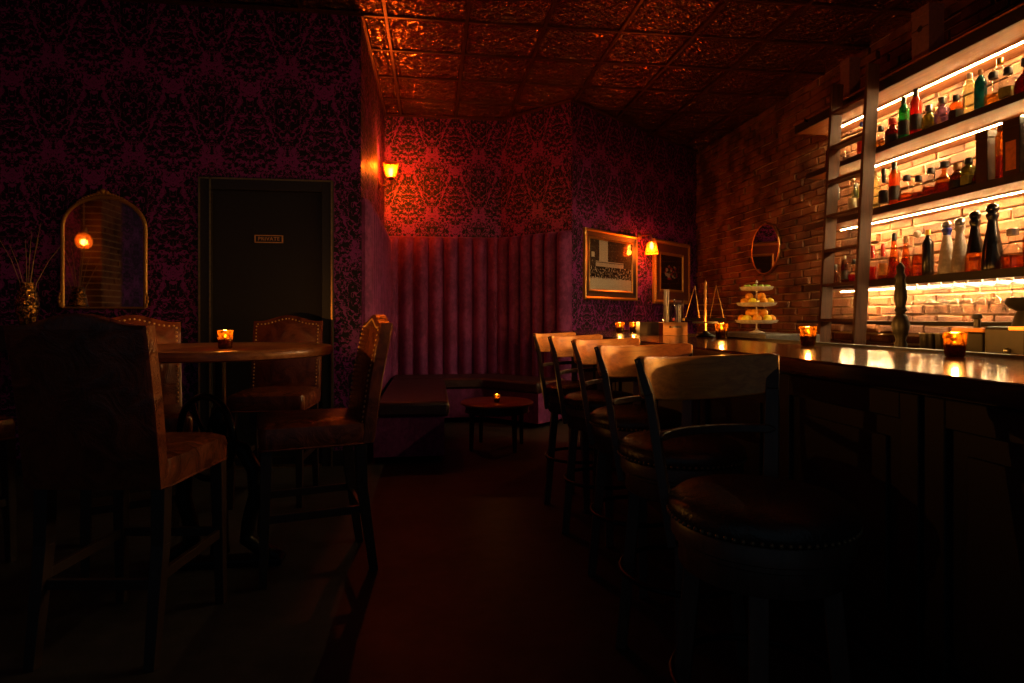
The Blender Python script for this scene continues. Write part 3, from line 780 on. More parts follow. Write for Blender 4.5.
MB().box(BX1 + .036, 2.26, BY0, 4.0, .955, .985).build('service_ledge', M_shelfedge, bar)
MB().box(BX1 + .036, 2.22, BY0 + .02, 3.98, 0, .954).build('under_counter', M_black, bar)
bb = thing('back_counter', 'low dark back counter along the brick wall', 'counter', (0, 0, 0))
MB().box(3.28, 3.87, SY0, 6.6, .86, .90).build('counter_top', M_blackgloss, bb)
MB().box(3.32, 3.86, SY0, 6.58, 0, .859).build('cabinet', M_barfront, bb)
st = thing('steel_station', 'stainless under-bar station behind the bar', 'counter', (2.46, 4.25, 0))
MB().box(0, .42, 0, .95, 0, .985).build('cabinet', M_black, st)
MB().box(-.01, .43, -.01, .96, .986, 1.05).build('steel_top', plain('dull steel', (.16, .16, .16), .4, .9), st, bevel=.006)

# things on the bar
def votive(loc, label, s=1., watt=1.):
    t = thing('votive_candle', label, 'candle', (loc[0], loc[1], loc[2] + .001), 0., 'votive candles around the bar')
    prof = [(.025, 0), (.029, .005), (.035, .082), (.033, .082), (.027, .011), (.0, .009)]
    MB().grid([[(r * s * math.cos(2 * PI * i / 24), r * s * math.sin(2 * PI * i / 24), z * s) for i in range(24)] for r, z in prof], close_u=True, cap0=True).build('glass_cup', M_votive, t, 40)
    wx = MB().lathe([(.001, .0115), (.0255, .0115), (.0285, .046), (.004, .044)], 20).build('candle_wax', M_wax, t, 40); wx.scale = (s, s, s)
    MB().lathe([(.0, .048), (.0045, .052), (.006, .059), (.003, .070), (.0, .077)], 10).build('flame', M_flame, wx, 60)
    lamp('votive_light', (0, 0, .090 * s), CANDLE_COL, CANDLE_W * watt, .008, t)
    return t
votive((1.456, 4.615, BZ), 'lit gold votive candle farthest along the bar, beside the wooden caddy')
votive((1.635, 4.82, BZ), 'lit amber votive candle against the dark napkin box on the bar')
votive((1.655, 3.33, BZ), 'lit gold votive candle beside the brass scale on the bar', s=1.06)
votive((1.607, 2.441, BZ), 'lit gold votive candle on the bar in front of the ladder', s=1.0)
votive((1.62, 1.71, BZ), 'lit gold votive candle on the bar nearest the room entrance', s=.92, watt=1.3)
# caddy of honey wood with a slot handle, dark box next to it
def frame_side(w, h, th, slot):
    pass
cd = thing('wooden_caddy', 'honey-coloured wooden caddy with a slot handle on the bar', 'caddy', (1.645, 4.02, BZ + .001), R(-8))
M90 = Matrix.Rotation(0, 4, 'Z')
W, D_, H = .165, .125, .088
fp = MB()
# front board with a rounded slot: four strips round the opening
fp.box(-W / 2, W / 2, -D_ / 2, -D_ / 2 + .010, 0, .050); fp.box(-W / 2, W / 2, -D_ / 2, -D_ / 2 + .010, .064, H)
fp.box(-W / 2, -.042, -D_ / 2, -D_ / 2 + .010, .050, .064); fp.box(.042, W / 2, -D_ / 2, -D_ / 2 + .010, .050, .064)
fp.build('front_board', M_crate, cd)
MB().box(-W / 2, W / 2, D_ / 2 - .01, D_ / 2, 0, H).build('rear_board', M_crate, cd)
for sx in (-1, 1): MB().box(min(sx * W / 2, sx * (W / 2 - .01)), max(sx * W / 2, sx * (W / 2 - .01)), -D_ / 2 + .01, D_ / 2 - .01, 0, H).build('side_board', M_crate, cd)
MB().box(-W / 2 + .01, W / 2 - .01, -D_ / 2 + .01, D_ / 2 - .01, 0, .008).build('bottom_board', M_crate, cd)
nb = thing('napkin_box', 'dark brown napkin box beside the wooden caddy', 'box', (1.55, 4.24, BZ + .001), R(-8))
f = MB()
for a in ((-.075, .075, -.06, -.052), (-.075, .075, .052, .06), (-.075, -.067, -.052, .052), (.067, .075, -.052, .052)): f.box(a[0], a[1], a[2], a[3], 0, .088)
f.box(-.067, .067, -.052, .052, 0, .008); f.build('box_shell', plain('dark brown wood', (.05, .016, .008), .5), nb)
MB().box(-.058, .058, -.045, .045, .009, .075).build('napkins', M_white, nb)
def tumbler(name, loc, r, h, label, cat, fillmat=None, n=20):
    t = thing(name, label, cat, loc)
    pr = [(r * .82, 0), (r, h), (r * .95, h), (r * .77, .006), (.0, .005)]
    MB().grid([[(a * math.cos(2 * PI * i / n), a * math.sin(2 * PI * i / n), z) for i in range(n)] for a, z in pr], close_u=True, cap0=True).build('glass_wall', M_wine, t, 40)
    return t
cc, ss = math.cos(R(-8)), math.sin(R(-8))
def cad(x, y): return (1.645 + x * cc - y * ss, 4.02 + x * ss + y * cc, BZ + .0105)
t = tumbler('straw_cup', cad(-.042, .0), .032, .20, 'tall clear cup packed with pale straws in the caddy', 'cup')
for k in range(16):
    a = rnd.uniform(0, 2 * PI); q = rnd.uniform(.003, .017); h2 = rnd.uniform(.285, .31)
    s_ = MB().tube([(q * math.cos(a), q * math.sin(a), .007), (q * 1.25 * math.cos(a), q * 1.25 * math.sin(a), h2)], .0028, 6).build('straw', M_white, t, 60)
t = tumbler('clear_jar', cad(.042, .010), .034, .235, 'tall clear glass jar with pale picks in the caddy', 'jar')
for k in range(8):
    a = rnd.uniform(0, 2 * PI); q = rnd.uniform(.003, .016)
    MB().tube([(q * math.cos(a), q * math.sin(a), .007), (q * 1.3 * math.cos(a + .3), q * 1.3 * math.sin(a + .3), rnd.uniform(.14, .21))], .0022, 6).build('pick', M_white, t, 60)
# small pepper of bitters beside
for (x, y, lb) in ((.066, -.030, 'small bitters bottle with pale label in the front corner of the caddy'), (-.004, -.030, 'small red-capped bitters bottle in the middle of the caddy')):
    c = cad(x, y); t = thing('bitters_bottle', lb, 'bottle', c)
    MB().lathe([(.012, 0), (.013, .003), (.013, .062), (.006, .078), (.005, .09)], 14).build('bottle_body', GL['brown'], t, 40)
    MB().lathe([(.0135, .012), (.0136, .013), (.0136, .055), (.0135, .056)], 14).build('paper_label', M_white, t)
    MB().lathe([(.007, .09), (.007, .104), (.005, .107)], 12).build('cap', CP['red'] if x < .02 else CP['yellow'], t, 40)
# balance scale
bs = thing('balance_scale', 'antique brass balance scale with hanging pans on the bar', 'scale', (1.66, 3.55, BZ + .001), R(-28))
MB().lathe([(.055, 0), (.058, .008), (.045, .018), (.02, .028), (.012, .04), (.0, .041)], 24).build('base', M_blackmetal, bs, 40)
MB().lathe([(.010, .04), (.007, .06), (.011, .09), (.007, .11), (.010, .15), (.006, .17), (.009, .22), (.006, .25), (.010, .29), (.007, .31), (.011, .325), (.004, .345), (.0, .352)], 14).build('column', M_brass, bs, 40)
MB().beam((-.062, 0, .318), (.062, 0, .318), .005, .007).box(-.075, .075, -.012, .012, .085, .096).build('beam', M_blackmetal, bs)
for sx in (-1, 1):
    f = MB()
    for ex, ey in ((-.045, 0), (.035, .03), (.035, -.03)): f.tube([(sx * .062, 0, .318), (sx * .072 + ex, ey, .118)], .0026, 6)
    f.build('chain', M_brass, bs, 60)
    MB().lathe([(.0, .100), (.03, .104), (.05, .118), (.048, .119), (.028, .107), (.0, .103)], 20, (sx * .072, 0, 0)).build('pan', M_blackmetal, bs, 40)
# tiered fruit stand
fs = thing('fruit_stand', 'three-tier white fruit stand on the steel station', 'fruit stand', (2.64, 4.70, 1.051))
MB().lathe([(.06, 0), (.062, .004), (.02, .02), (.006, .03), (.006, .40), (.012, .405), (.004, .43), (.0, .432)], 16).build('post', M_white, fs, 40)
tiers = ((.075, .165), (.215, .155), (.345, .13))
for z, r in tiers:
    rows = []
    for rr, zz in ((.007, .0), (r * .7, 0), (r * .92, .008), (r, .03), (r - .004, .03), (r * .9, .012), (r * .68, .005), (.007, .004)):
        rows.append([((rr + (.004 if rr >= r - .005 and i % 2 else 0)) * math.cos(2 * PI * i / 40), (rr + (.004 if rr >= r - .005 and i % 2 else 0)) * math.sin(2 * PI * i / 40), z + zz) for i in range(40)])
    MB().grid(rows, close_u=True, close_v=True).build('tier_plate', plain('cream enamel', (.72, .66, .52), .35) if z == .075 else bpy.data.materials['cream enamel'], fs, 50)
def peel(name, a, b):
    m = Mat(name, rough=.38); m.set('Base Color', m.mix(m.noise(scale=30.), a, b)); m.bump(m.noise(scale=160.), .3, .003); return m.m
FR = {'orange': peel('orange peel', (.95, .46, .03), (.92, .36, .02)), 'lemon': peel('lemon peel', (.95, .86, .06), (.90, .78, .04)), 'lime': peel('lime peel', (.30, .62, .05), (.42, .70, .08))}
fm = {}
def fruit(kind, x, y, z, label, grp, r):
    k = (kind, r)
    if k not in fm:
        mb = MB()
        if kind == 'orange': mb.lathe([(.0, -r * .95), (r * .5, -r * .86), (r * .87, -r * .5), (r, 0), (r * .87, r * .5), (r * .5, r * .86), (r * .1, r * .93), (.0, r * .9)], 20)
        else: mb.lathe([(.0, -r * 1.28), (r * .2, -r * 1.16), (r * .55, -r * .88), (r * .9, -r * .42), (r, 0), (r * .9, r * .42), (r * .55, r * .88), (r * .2, r * 1.16), (.0, r * 1.28)], 20)
        o = mb.build(kind, FR[kind], None, 60); fm[k] = o
    else: o = fm[k].copy(); COL.objects.link(o)
    o.location = (x, y, z); o.rotation_euler = (R(80), rnd.uniform(-.2, .2), rnd.uniform(0, 3)) if kind != 'orange' else (rnd.uniform(-.3, .3), rnd.uniform(-.3, .3), 0)
    tag(o, label, kind, grp)
bx, by, bz = 2.64, 4.70, 1.051
for ti, (kinds, rr, ring) in enumerate(((('orange', 'lemon', 'orange', 'orange', 'lemon', 'orange', 'lemon', 'orange'), .034, .112), (('orange', 'lemon', 'orange', 'orange', 'lemon', 'orange', 'lemon'), .032, .100))):
    z0 = bz + tiers[ti][0] + .006
    nm_ = ('bottom', 'middle')[ti]
    for k, kd in enumerate(kinds):
        a = 2 * PI * k / len(kinds) + .3
        fruit(kd, bx + ring * math.cos(a), by + ring * math.sin(a), z0 + rr, '%s lying round the rim of the %s tier of the fruit stand' % (kd, nm_), '%ss round the %s tier' % (kd, nm_), rr)
    up = 4 if ti == 0 else 3
    for k in range(up):
        a = 2 * PI * k / up + .75
        fruit('orange', bx + .057 * math.cos(a), by + .057 * math.sin(a), z0 + rr * 2.35, 'orange heaped near the post on the %s tier of the fruit stand' % nm_, 'oranges heaped on the %s tier' % nm_, rr)
for k in range(11):
    a = 2 * PI * k / 11; q = .088
    fruit('lime', bx + q * math.cos(a), by + q * math.sin(a), bz + tiers[2][0] + .0275, 'green lime on the top tier of the fruit stand', 'limes on the top tier', .021)
# tall black candlestick behind the bar, tins, press
cs = thing('candlestick', 'tall black turned candlestick standing behind the bar', 'candlestick', (2.02, 2.41, .986))
M_ebony = plain('ebony', (.008, .007, .006), .5, spec=.25)
MB().lathe([(.0, 0), (.062, 0), (.064, .012), (.04, .03), (.022, .045), (.026, .075), (.018, .095), (.03, .125), (.036, .16), (.026, .195), (.016, .21), (.026, .225), (.018, .24), (.026, .275), (.023, .32), (.016, .355), (.022, .37), (.014, .385), (.017, .41), (.006, .43), (.0, .432)], 24).build('turned_stem', M_ebony, cs, 50)
MB().lathe([(.07, 0), (.07, .010), (.0, .011)], 24).build('base_disc', M_blackmetal, cs, 40).location.z = -.0
for x, y, lb in ((2.06, 2.30, 'black shaker tin beside the candlestick'), (2.06, 2.22, 'second black shaker tin, between the candlestick and the votive')):
    t = thing('shaker_tin', lb, 'shaker', (x, y, .986), 0, 'shaker tins behind the bar')
    MB().grid([[(r * math.cos(2 * PI * i / 24), r * math.sin(2 * PI * i / 24), z) for i in range(24)] for r, z in ((.028, 0), (.03, .004), (.036, .125), (.0345, .125), (.028, .01), (.0, .008))], close_u=True, cap0=True).build('tin_body', M_blackmetal, t, 40)
    MB().tube([(.036 * math.cos(2 * PI * i / 32), .036 * math.sin(2 * PI * i / 32), .126) for i in range(32)], .0022, 6, closed=True).build('rim', M_steel, t, 60)
t = thing('knife_block', 'dark wooden bar block behind the nearest votive', 'block', (2.10, 2.115, .986), R(10))
MB().box(-.05, .05, -.055, .055, 0, .135).build('block_body', M_ebony, t, bevel=.006)
MB().box(-.055, .055, -.06, .06, .136, .152).build('block_top', M_crate, t, bevel=.003)
MB().lathe([(.012, .152), (.012, .185), (.018, .19), (.015, .205), (.0, .208)], 14).build('knob', M_black, t, 40)
t = thing('citrus_press', 'black lever press with a wide domed top behind the bar', 'press', (2.09, 1.905, .986), R(-10))
MB().box(-.08, .08, -.10, .10, 0, .16).build('press_base', M_ebony, t, bevel=.012)
MB().lathe([(.045, .16), (.038, .19), (.03, .215), (.055, .232), (.064, .245), (.058, .262), (.0, .268)], 20).build('press_dome', M_ebony, t, 45)
MB().tube([(-.06, -.085, .16), (-.075, -.10, .20), (-.06, -.125, .215), (-.03, -.13, .17), (-.03, -.12, .03)], .010, 8).build('lever', M_blackgloss, t, 50)
MB().ball((-.085, -.02, .075), .010, 10).build('knob', M_steel, t, 60)
t = thing('grinder', 'black boxy appliance beside the lever press behind the bar', 'appliance', (2.08, 2.16 - .02 - .48, .986), 0)
MB().box(-.08, .08, -.07, .07, 0, .19).build('housing', M_ebony, t, bevel=.01)
MB().box(-.072, .072, -.062, .062, .191, .205).build('cover', M_blackmetal, t, bevel=.004)
t = thing('wooden_stand', 'small open wooden stand at the near end behind the bar', 'stand', (1.93, 1.73, .986), R(10))
MB().box(-.06, .06, -.05, .05, 0, .016).build('base_board', M_crate, t, bevel=.003)
MB().box(.02, .045, -.04, .04, .017, .15).build('upright', M_crate, t, bevel=.003)
MB().box(-.06, .06, -.045, .045, .151, .163).build('top_board', M_crate, t, bevel=.003)

# ------------------------------------------------------------------ bar stools
def bar_stool():
    t = thing('bar_stool', 'x', 'bar stool', (0, 0, 0), 0., 'bar stools along the bar')
    # cushion
    MB().lathe([(.20, .695), (.212, .70), (.217, .715), (.212, .735), (.19, .752), (.14, .764), (.07, .770), (.0, .772)], 48).build('seat', M_seatleather, t, 60)
    se = t.children[0]; mb = MB()
    for k in range(72):
        a = 2 * PI * k / 72; mb.ball((.2135 * math.cos(a), .2135 * math.sin(a), .704), .0055, 6)
    mb.build('nailhead_trim', plain('dark nailhead', (.22, .13, .06), .4, .5), se, 60)
    MB().lathe([(.0, .694), (.205, .694), (.208, .69), (.208, .655), (.2, .65), (.2, .64)], 48).build('seat_ring', M_stoolleg, t, 40)
    MB().lathe([(.0, .638), (.186, .638), (.19, .634), (.19, .585), (.186, .58), (.0, .58)], 48).build('apron', M_stoolleg, t, 40)
    # curved crest rail behind the sitter (local -y)
    def arc(rad, z0, z1, dip0, dip1, th, half, name, mat, lean=0.):
        rows = []; n = 24
        for i in range(n + 1):
            u = -1 + 2 * i / n; a = -PI / 2 + R(half) * u
            d = 1 - abs(u) ** 2.2
            c, s_ = math.cos(a), math.sin(a)
            # flatten the middle of the arc a little
            rr = rad - .030 * (1 - u * u)
            e = min(1, (1 - abs(u)) / .06); top = z1 - dip1 * d - .008 * (1 - e); bot = z0 - dip0 * d + .008 * (1 - e)
            q = []
            for rad_, z in ((rr - th, bot), (rr, bot), (rr + lean, top), (rr - th + lean, top)): q.append((rad_ * c, rad_ * s_, z))
            rows.append(q)
        MB().grid(rows, close_u=True, cap0=True, cap1=True).build(name, mat, t, 40, bevel=.004)
    arc(.286, .972, 1.080, .022, .010, .022, 52, 'crest_rail', M_crest, .012)
    arc(.246, .862, .884, .0, .0, .018, 52, 'back_rail', M_stoolleg)
    for s_ in (-1, 1):
        a = -PI / 2 + s_ * R(49)
        c, d = math.cos(a), math.sin(a)
        f = MB()
        f.beam((.203 * c, .203 * d, .60), (.222 * c, .222 * d, .72), .012, .020, ax=(c, d, 0))
        f.beam((.222 * c, .222 * d, .72), (.262 * c, .262 * d, .98), .012, .020, .011, .017, ax=(c, d, 0))
        f.beam((.262 * c, .262 * d, .98), (.292 * c, .292 * d, 1.073), .011, .017, .008, .015, ax=(c, d, 0))
        f.build('back_post', M_stoolleg, t, bevel=.002)
    return t
def stool_base(t, off):
    for k in range(4):
        a = off + k * PI / 2; c, d = math.cos(a), math.sin(a)
        MB().beam((.152 * c, .152 * d, .585), (.205 * c, .205 * d, 0), .021, .021, .019, .019, ax=(c, d, 0)).build('leg', M_stoolleg, t, bevel=.003)
    MB().tube([(.205 * math.cos(2 * PI * i / 48), .205 * math.sin(2 * PI * i / 48), .30) for i in range(48)], .010, 8, closed=True).build('foot_ring', M_blackmetal, t, 60)
SP = [((.785, 1.385), 12), ((.86, 2.035), 20), ((.925, 2.68), 30), ((.925, 3.25), 36), ((.925, 3.80), 42)]
SL = ['leather-seated bar stool nearest the room entrance, its whole curved oak back in view', 'second bar stool from the entrance, its back partly covered by the nearest stool', 'middle one of the five bar stools along the bar', 'fourth bar stool from the entrance, next to the farthest one', 'farthest bar stool, next to the velvet banquette']
for i, ((x, y), a) in enumerate(SP):
    t = bar_stool() if i == 0 else dup(st0, (x, y, 0))
    if i == 0: st0 = t; stool_base(t, R(60) - R(180 + a))
    t.location = (x, y, 0); t.rotation_euler.z = R(180 + a); t['label'] = SL[i]

# ------------------------------------------------------------------ pub chairs
def pub_chair(label):
    t = thing('pub_chair', label, 'chair', (0, 0, 0), 0., 'leather pub chairs')
    W, S = .23, .71
    # cushion with soft crown
    rows = []; n = 10
    mb = MB()
    def rr(hw, hd, r, z, k=6):
        pts = []
        for cx, cy, a0 in ((hw - r, hd - r, 0), (-hw + r, hd - r, 90), (-hw + r, -hd + r, 180), (hw - r, -hd + r, 270)):
            for j in range(k): a = R(a0 + 90 * j / (k - 1)); pts.append((cx + r * math.cos(a), cy + r * math.sin(a), z))
        return pts
    for hw, hd, r, z in ((W - .004, .222, .02, S - .115), (W, .228, .025, S - .10), (W + .004, .232, .03, S - .05), (W, .228, .04, S - .018), (W - .03, .2, .05, S - .002), (W - .12, .1, .05, S + .008)):
        rows.append(rr(hw, hd, r, z))
    mb.grid(rows, close_u=True, cap0=True, cap1=True).build('seat', M_leather, t, 50)
    MB().tube([(p[0], p[1], S - .112) for p in rr(W - .001, .225, .022, 0)], .005, 6, closed=True).build('piping', M_leather, [q for q in t.children if q.name.startswith('seat')][0], 60)
    # camel back: outline swept front to back, leaning
    def out(w, z0, zs, zp, k=22):
        pts = [(-w, z0), (-w, (z0 + zs) / 2), (-w, zs)]
        for i in range(1, k):
            u = -1 + 2 * i / k; b = .5 + .5 * math.cos(PI * min(1, abs(u) / .82)); pts.append((w * u, zs + (zp - zs) * b ** .9))
        return pts + [(w, zs), (w, (z0 + zs) / 2), (w, z0)]
    def lean(z): return -.235 - .055 * max(0, z - .6) / .55 - .03 * (max(0, z - .6) / .55) ** 2
    th = .065
    def backloop(ins, y):
        cz = .9; pts = []
        for x, z in out(W, .60, 1.152, 1.192):
            x2 = x - math.copysign(min(ins, abs(x)), x); z2 = z - ins * (1 if z > cz else -1)
            pts.append((x2, lean(z) + y, z2))
        return pts
    rows = [backloop(.012, -.5 * th), backloop(0, -.38 * th), backloop(0, .38 * th), backloop(.012, .5 * th)]
    mb = MB(); mb.grid(rows, close_u=True)
    for r_, sgn in ((rows[0], 0), (rows[-1], 1)):
        m = len(r_); h_ = m // 2
        # fill front and rear with strips between mirrored outline points
        V = {}
        for i in range(m // 2):
            a0, a1, b1, b0 = r_[i], r_[i + 1], r_[m - 2 - i], r_[m - 1 - i]
            q = [a0, a1, b1, b0]
            if i + 1 == m - 2 - i: q = [a0, a1, b0]
            elif i + 1 > m - 2 - i: break
            vs = [mb.b.verts.new(p) for p in q]
            try: mb.b.faces.new(vs)
            except ValueError: pass
    bmesh.ops.remove_doubles(mb.b, verts=mb.b.verts, dist=.0004)
    bk = mb.build('backrest', M_leather, t, 50)
    mb = MB()
    pts = [Vector((p[0], p[1] + .5 * th - .001, p[2])) for p in backloop(.022, 0)]
    acc = 0.; sp = .024
    for p, q in zip(pts, pts[1:]):
        L = (q - p).length; s_ = sp - acc
        while s_ <= L:
            mb.ball(p + (q - p) * (s_ / L), .0066, 6); s_ += sp
        acc = L - (s_ - sp)
    mb.build('nailhead_trim', M_nail, bk, 60)
    for sx in (-1, 1):
        MB().beam((sx * .20, .20, S - .115), (sx * .205, .215, 0), .024, .024, .017, .017).build('leg', M_chairleg, t, bevel=.003)
        f = MB(); f.beam((sx * .20, -.205, S - .115), (sx * .20, -.21, .40), .024, .024, .022, .024).beam((sx * .20, -.21, .40), (sx * .20, -.265, 0), .022, .024, .018, .018)
        f.build('leg', M_chairleg, t, bevel=.002)
        MB().box(sx * .203 - .010, sx * .203 + .010, -.205, .19, .275, .31).build('stretcher', M_chairleg, t, bevel=.002)
    MB().box(-.182, .182, .198, .218, .28, .315).build('stretcher', M_chairleg, t, bevel=.002)
    MB().box(-.178, .178, -.232, -.212, .25, .285).build('stretcher', M_chairleg, t, bevel=.002)
    return t
c0 = pub_chair('brown leather pub chair seen from behind, nearest the camera at the round table')
CH_ = [((-1.095, 2.47), -7.5, None), ((-.58, 3.03), 106, 'brown leather pub chair standing sideways at the round table, next to the aisle'),
       ((-1.01, 4.14), 178, 'leather pub chair with nailhead trim in front of the black door'), ((-1.47, 3.27), 207, 'leather pub chair with lit nailhead back, between the round table and the arched mirror'),
       ((-2.28, 3.10), -18, 'dark pub chair at the edge of the room, below the dried reeds')]
for (x, y), a, lb in CH_:
    t = c0 if lb is None else dup(c0, (x, y, 0), R(a), lb)
    t.location = (x, y, 0); t.rotation_euler.z = R(a)

# ------------------------------------------------------------------ round pub table on a cast-iron base with a wheel
pt = thing('pub_table', 'round wooden pub table on a black cast-iron wheel base', 'table', (-1.0, 3.06, 0))
MB().lathe([(.0, .998), (.505, .998), (.515, 1.004), (.518, 1.02), (.515, 1.034), (.508, 1.04), (.0, 1.04)], 64).build('tabletop', M_tabletop, pt, 40)
MB().lathe([(.12, .975), (.12, .996), (.0, .997)], 24).build('top_flange', M_blackmetal, pt, 40)
MB().lathe([(.045, .06), (.038, .12), (.032, .3), (.032, .62), (.040, .66), (.040, .74), (.026, .76), (.026, .975)], 20).build('column', M_blackmetal, pt, 40)
def ringx(r, z, rad, n=48, x=0.): return [(x + r * math.cos(2 * PI * i / n), -.075, z + r * math.sin(2 * PI * i / n)) for i in range(n)]
f = MB(); f.tube(ringx(.19, .62, 0), .016, 8, closed=True)
for k in range(6):
    a = k * PI / 3; f.tube([(.02 * math.cos(a), -.075, .62 + .02 * math.sin(a)), (.1 * math.cos(a + .12), -.075, .62 + .1 * math.sin(a + .12)), (.185 * math.cos(a), -.075, .62 + .185 * math.sin(a))], .010, 6)
f.tube([(0, -.095, .62), (0, -.055, .62)], .03, 14)
w = f.build('crank_wheel', M_blackmetal, pt, 50)
w.data.transform(Matrix.Identity(4)); w.rotation_euler.z = R(-35)
MB().tube([(0, 0, .62), (-.043, -.061, .62), (-.05, -.08, .62)], .014, 8).build('axle', M_blackmetal, pt, 50)
MB().tube([(.08, -.14, .62), (.115, -.20, .62)], .012, 8).build('crank_handle', M_blackmetal, pt, 50)
for sx in (-1, 1):
    pts = [(sx * .035, 0, .58), (sx * .10, 0, .55), (sx * .155, 0, .45), (sx * .165, 0, .33), (sx * .13, 0, .20), (sx * .12, 0, .12), (sx * .20, 0, .06), (sx * .27, 0, .03)]
    MB().tube(pts, [.03, .034, .036, .036, .034, .034, .036, .03], 10, flat=(1, 1.1)).build('curved_leg', M_blackmetal, pt, 50)
MB().box(-.29, .29, -.05, .05, 0, .035).build('foot_plate', M_blackmetal, pt, bevel=.008)
votive((-.905, 2.835, 1.04), 'lit gold votive candle on the round pub table', s=.98)

# coffee table in front of the banquette
ct = thing('coffee_table', 'low round dark wood coffee table in front of the banquette', 'table', (.585, 5.50, 0))
MB().lathe([(.0, .392), (.32, .392), (.33, .398), (.33, .412), (.322, .418), (.0, .418)], 56).build('tabletop', M_tabletop, ct, 40)
MB().lathe([(.285, .325), (.285, .391), (.27, .391), (.27, .325)], 48).build('apron', M_chairleg, ct, 40)
MB().tube([(.287 * math.cos(2 * PI * i / 48), .287 * math.sin(2 * PI * i / 48), .33) for i in range(48)], .006, 6, closed=True).build('bead', M_chairleg, ct, 60)
for k in range(4):
    a = R(28 + 90 * k); c, d = math.cos(a), math.sin(a)
    MB().beam((.265 * c, .265 * d, .39), (.275 * c, .275 * d, 0), .020, .020, .012, .012, ax=(c, d, 0)).build('leg', M_chairleg, ct, bevel=.002)
votive((.575, 5.42, .418), 'lit votive candle on the low coffee table', s=.85, watt=.12)

# ------------------------------------------------------------------ arched mirror, console, vase with reeds
am = thing('arched_mirror', 'arched gilt mirror with a carved crest on the damask wall', 'mirror', (-2.455, YD - .03, 1.25))
w2, hs = .29, .60
arch = [(-w2, 0, 0)] + [(-w2, 0, hs * k / 6) for k in range(1, 6)] + [(w2 * math.cos(PI - PI * i / 28), 0, hs + .235 * math.sin(PI * i / 28)) for i in range(29)] + [(w2, 0, hs * k / 6) for k in range(5, 0, -1)] + [(w2, 0, 0)]
MB().tube(arch, .013, 8, flat=(1, 1.2)).tube([(-w2, 0, .0), (w2, 0, .0)], .008, 8).build('frame', M_gold, am, 50)
f = MB(); f.grid([[(x, .012, z) for x, y_, z in arch], [(x, -.002, z) for x, y_, z in arch]], close_u=True, cap0=True, cap1=True)
f.build('mirror_glass', M_mirror, am)
f = MB()
for k in range(-9, 10):
    a = PI / 2 + k * .075; rx = .02 * (1 - abs(k) / 14)
    f.ball((w2 * math.cos(a), -.012, hs + .235 * math.sin(a) + .012 + .014 * (1 - abs(k) / 10)), .012 * (1.1 - abs(k) / 14), 7, (1.3, .8, 1))
f.ball((0, -.018, hs + .275), .022, 8).ball((-.03, -.016, hs + .267), .015, 8).ball((.03, -.016, hs + .267), .015, 8)
f.build('carved_crest', M_gold, am, 60)
for sx in (-1, 1):
    f = MB()
    for k in range(7): f.ball((sx * (w2 + .012 + .008 * math.sin(k)), -.01, .02 + k * .028), .013 - .0012 * k, 7, (.9, .7, 1.4))
    f.build('carved_bracket', M_gold, am, 60)
cn = thing('console_table', 'tall narrow black console under the arched mirror', 'console', (-2.62, 4.74, 0))
MB().box(-.62, .56, -.19, .20, 1.085, 1.12).build('console_top', M_console, cn, bevel=.004)
MB().box(-.58, .52, -.16, .18, .95, 1.084).build('apron', M_console, cn)
for x in (-.55, .49):
    for y in (-.13, .15): MB().beam((x, y, .95), (x, y, 0), .025, .025, .018, .018).build('leg', M_console, cn)
vs = thing('vase', 'hammered gold glass vase on the black console', 'vase', (-2.80, 4.66, 1.121))
MB().grid([[(r * math.cos(2 * PI * i / 28), r * math.sin(2 * PI * i / 28), z) for i in range(28)] for r, z in ((.036, 0), (.045, .01), (.066, .09), (.070, .14), (.060, .21), (.042, .275), (.038, .30), (.035, .30), (.04, .26), (.055, .2), (.06, .1), (.0, .02))], close_u=True, cap0=True).build('vase_body', M_vase, vs, 50)
M_reed = plain('dry reed', (.30, .19, .09), .8)
for k, (dx, dy, h) in enumerate(((-.20, .02, .62), (-.03, .03, .60), (.04, -.02, .66), (.075, .02, .72), (.09, -.03, .60), (.24, .01, .60), (.02, .0, .52), (-.10, -.02, .56))):
    o = MB().tube([(-.012 + .003 * k, .0, .03), (dx * .25, dy * .25, .30), (dx * .55, dy * .6, .30 + (h - .3) * .5), (dx, dy, h)], [.0025, .0025, .002, .0012], 6).build('dried_reed', M_reed, None, 60, loc=(-2.80, 4.66, 1.121))
    tag(o, 'thin dry reed standing in the gold vase', 'reed', 'dry reeds in the gold vase')

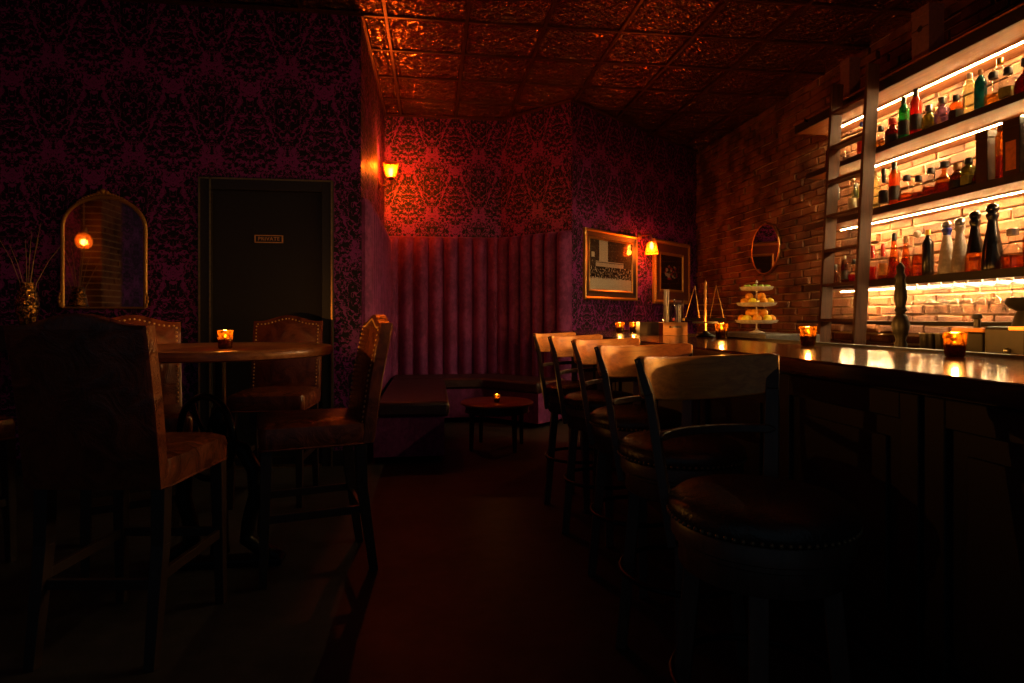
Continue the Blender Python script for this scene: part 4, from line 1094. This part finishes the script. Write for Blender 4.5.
# ------------------------------------------------------------------ what the arched mirror shows: pendant and brick pier on the far side
pl = thing('pendant_lamp', 'glass globe pendant lamp hanging by the entrance wall, seen in the arched mirror', 'pendant lamp', (-4.16, 1.98, HC))
MB().tube([(0, 0, 0), (0, 0, -1.40)], .007, 8).build('rod', M_brass, pl, 50)
MB().lathe([(.06, -.004), (.06, -.02), (.0, -.03)], 20).build('canopy', M_brass, pl, 40)
MB().lathe([(.03, -1.36), (.04, -1.40), (.04, -1.43), (.0, -1.44)], 18).build('lamp_holder', M_brass, pl, 40)
MB().lathe([(.036, -1.43), (.07, -1.46), (.09, -1.51), (.088, -1.56), (.06, -1.61), (.0, -1.625)], 28).build('globe', M_shade, pl, 60)
MB().ball((0, 0, -1.54), .028, 12).build('bulb', M_bulb, pl, 60)
lamp('pendant_light', (0, 0, -1.54), (1., .30, .05), 9., .03, pl)
mb = MB(); z = .0; row = 0
while z < HC - .09:
    y = 1.08 - (.11 if row % 2 else 0)
    while y < 1.60:
        a, b_ = max(y, 1.08), min(y + .21, 1.60)
        if b_ - a > .03: mb.box(-4.40, -4.15 + rnd.uniform(-.008, .008), a + .005, b_ - .005, z + .005, z + .073)
        y += .22
    z += .0805; row += 1
structure(mb.build('pillar', M_brick))
structure(MB().box(-4.39, -4.165, 1.09, 1.588, 0, HC - .01).build('pillar_core', M_mortar))

# ------------------------------------------------------------------ world, camera
wd = bpy.data.worlds.new('night'); sc.world = wd; wd.use_nodes = True
bg = wd.node_tree.nodes['Background']; bg.inputs[0].default_value = (.55, .80, 1., 1); bg.inputs[1].default_value = .045
cam = bpy.data.cameras.new('camera'); co = bpy.data.objects.new('camera', cam); COL.objects.link(co)
co.location = (0, 0, 1.18); co.rotation_euler = (R(90), 0, -math.atan(80 / 610))
cam.sensor_width = 36; cam.lens = 36 * 610 / 1024; cam.shift_y = (317 - 341.5) / 1024; cam.clip_start = .05
sc.camera = co
vs_ = sc.view_settings; sc.display_settings.display_device = 'sRGB'
vs_.view_transform = 'Standard'; vs_.look = 'None'; vs_.exposure = 0.; vs_.gamma = 1.; vs_.use_curve_mapping = False
cy = sc.cycles
cy.use_denoising = True
try: cy.denoiser = 'OPENIMAGEDENOISE'
except Exception: pass
cy.max_bounces = 10; cy.transparent_max_bounces = 24; cy.diffuse_bounces = 4; cy.glossy_bounces = 5; cy.sample_clamp_indirect = 6.; cy.caustics_reflective = True; cy.blur_glossy = .3
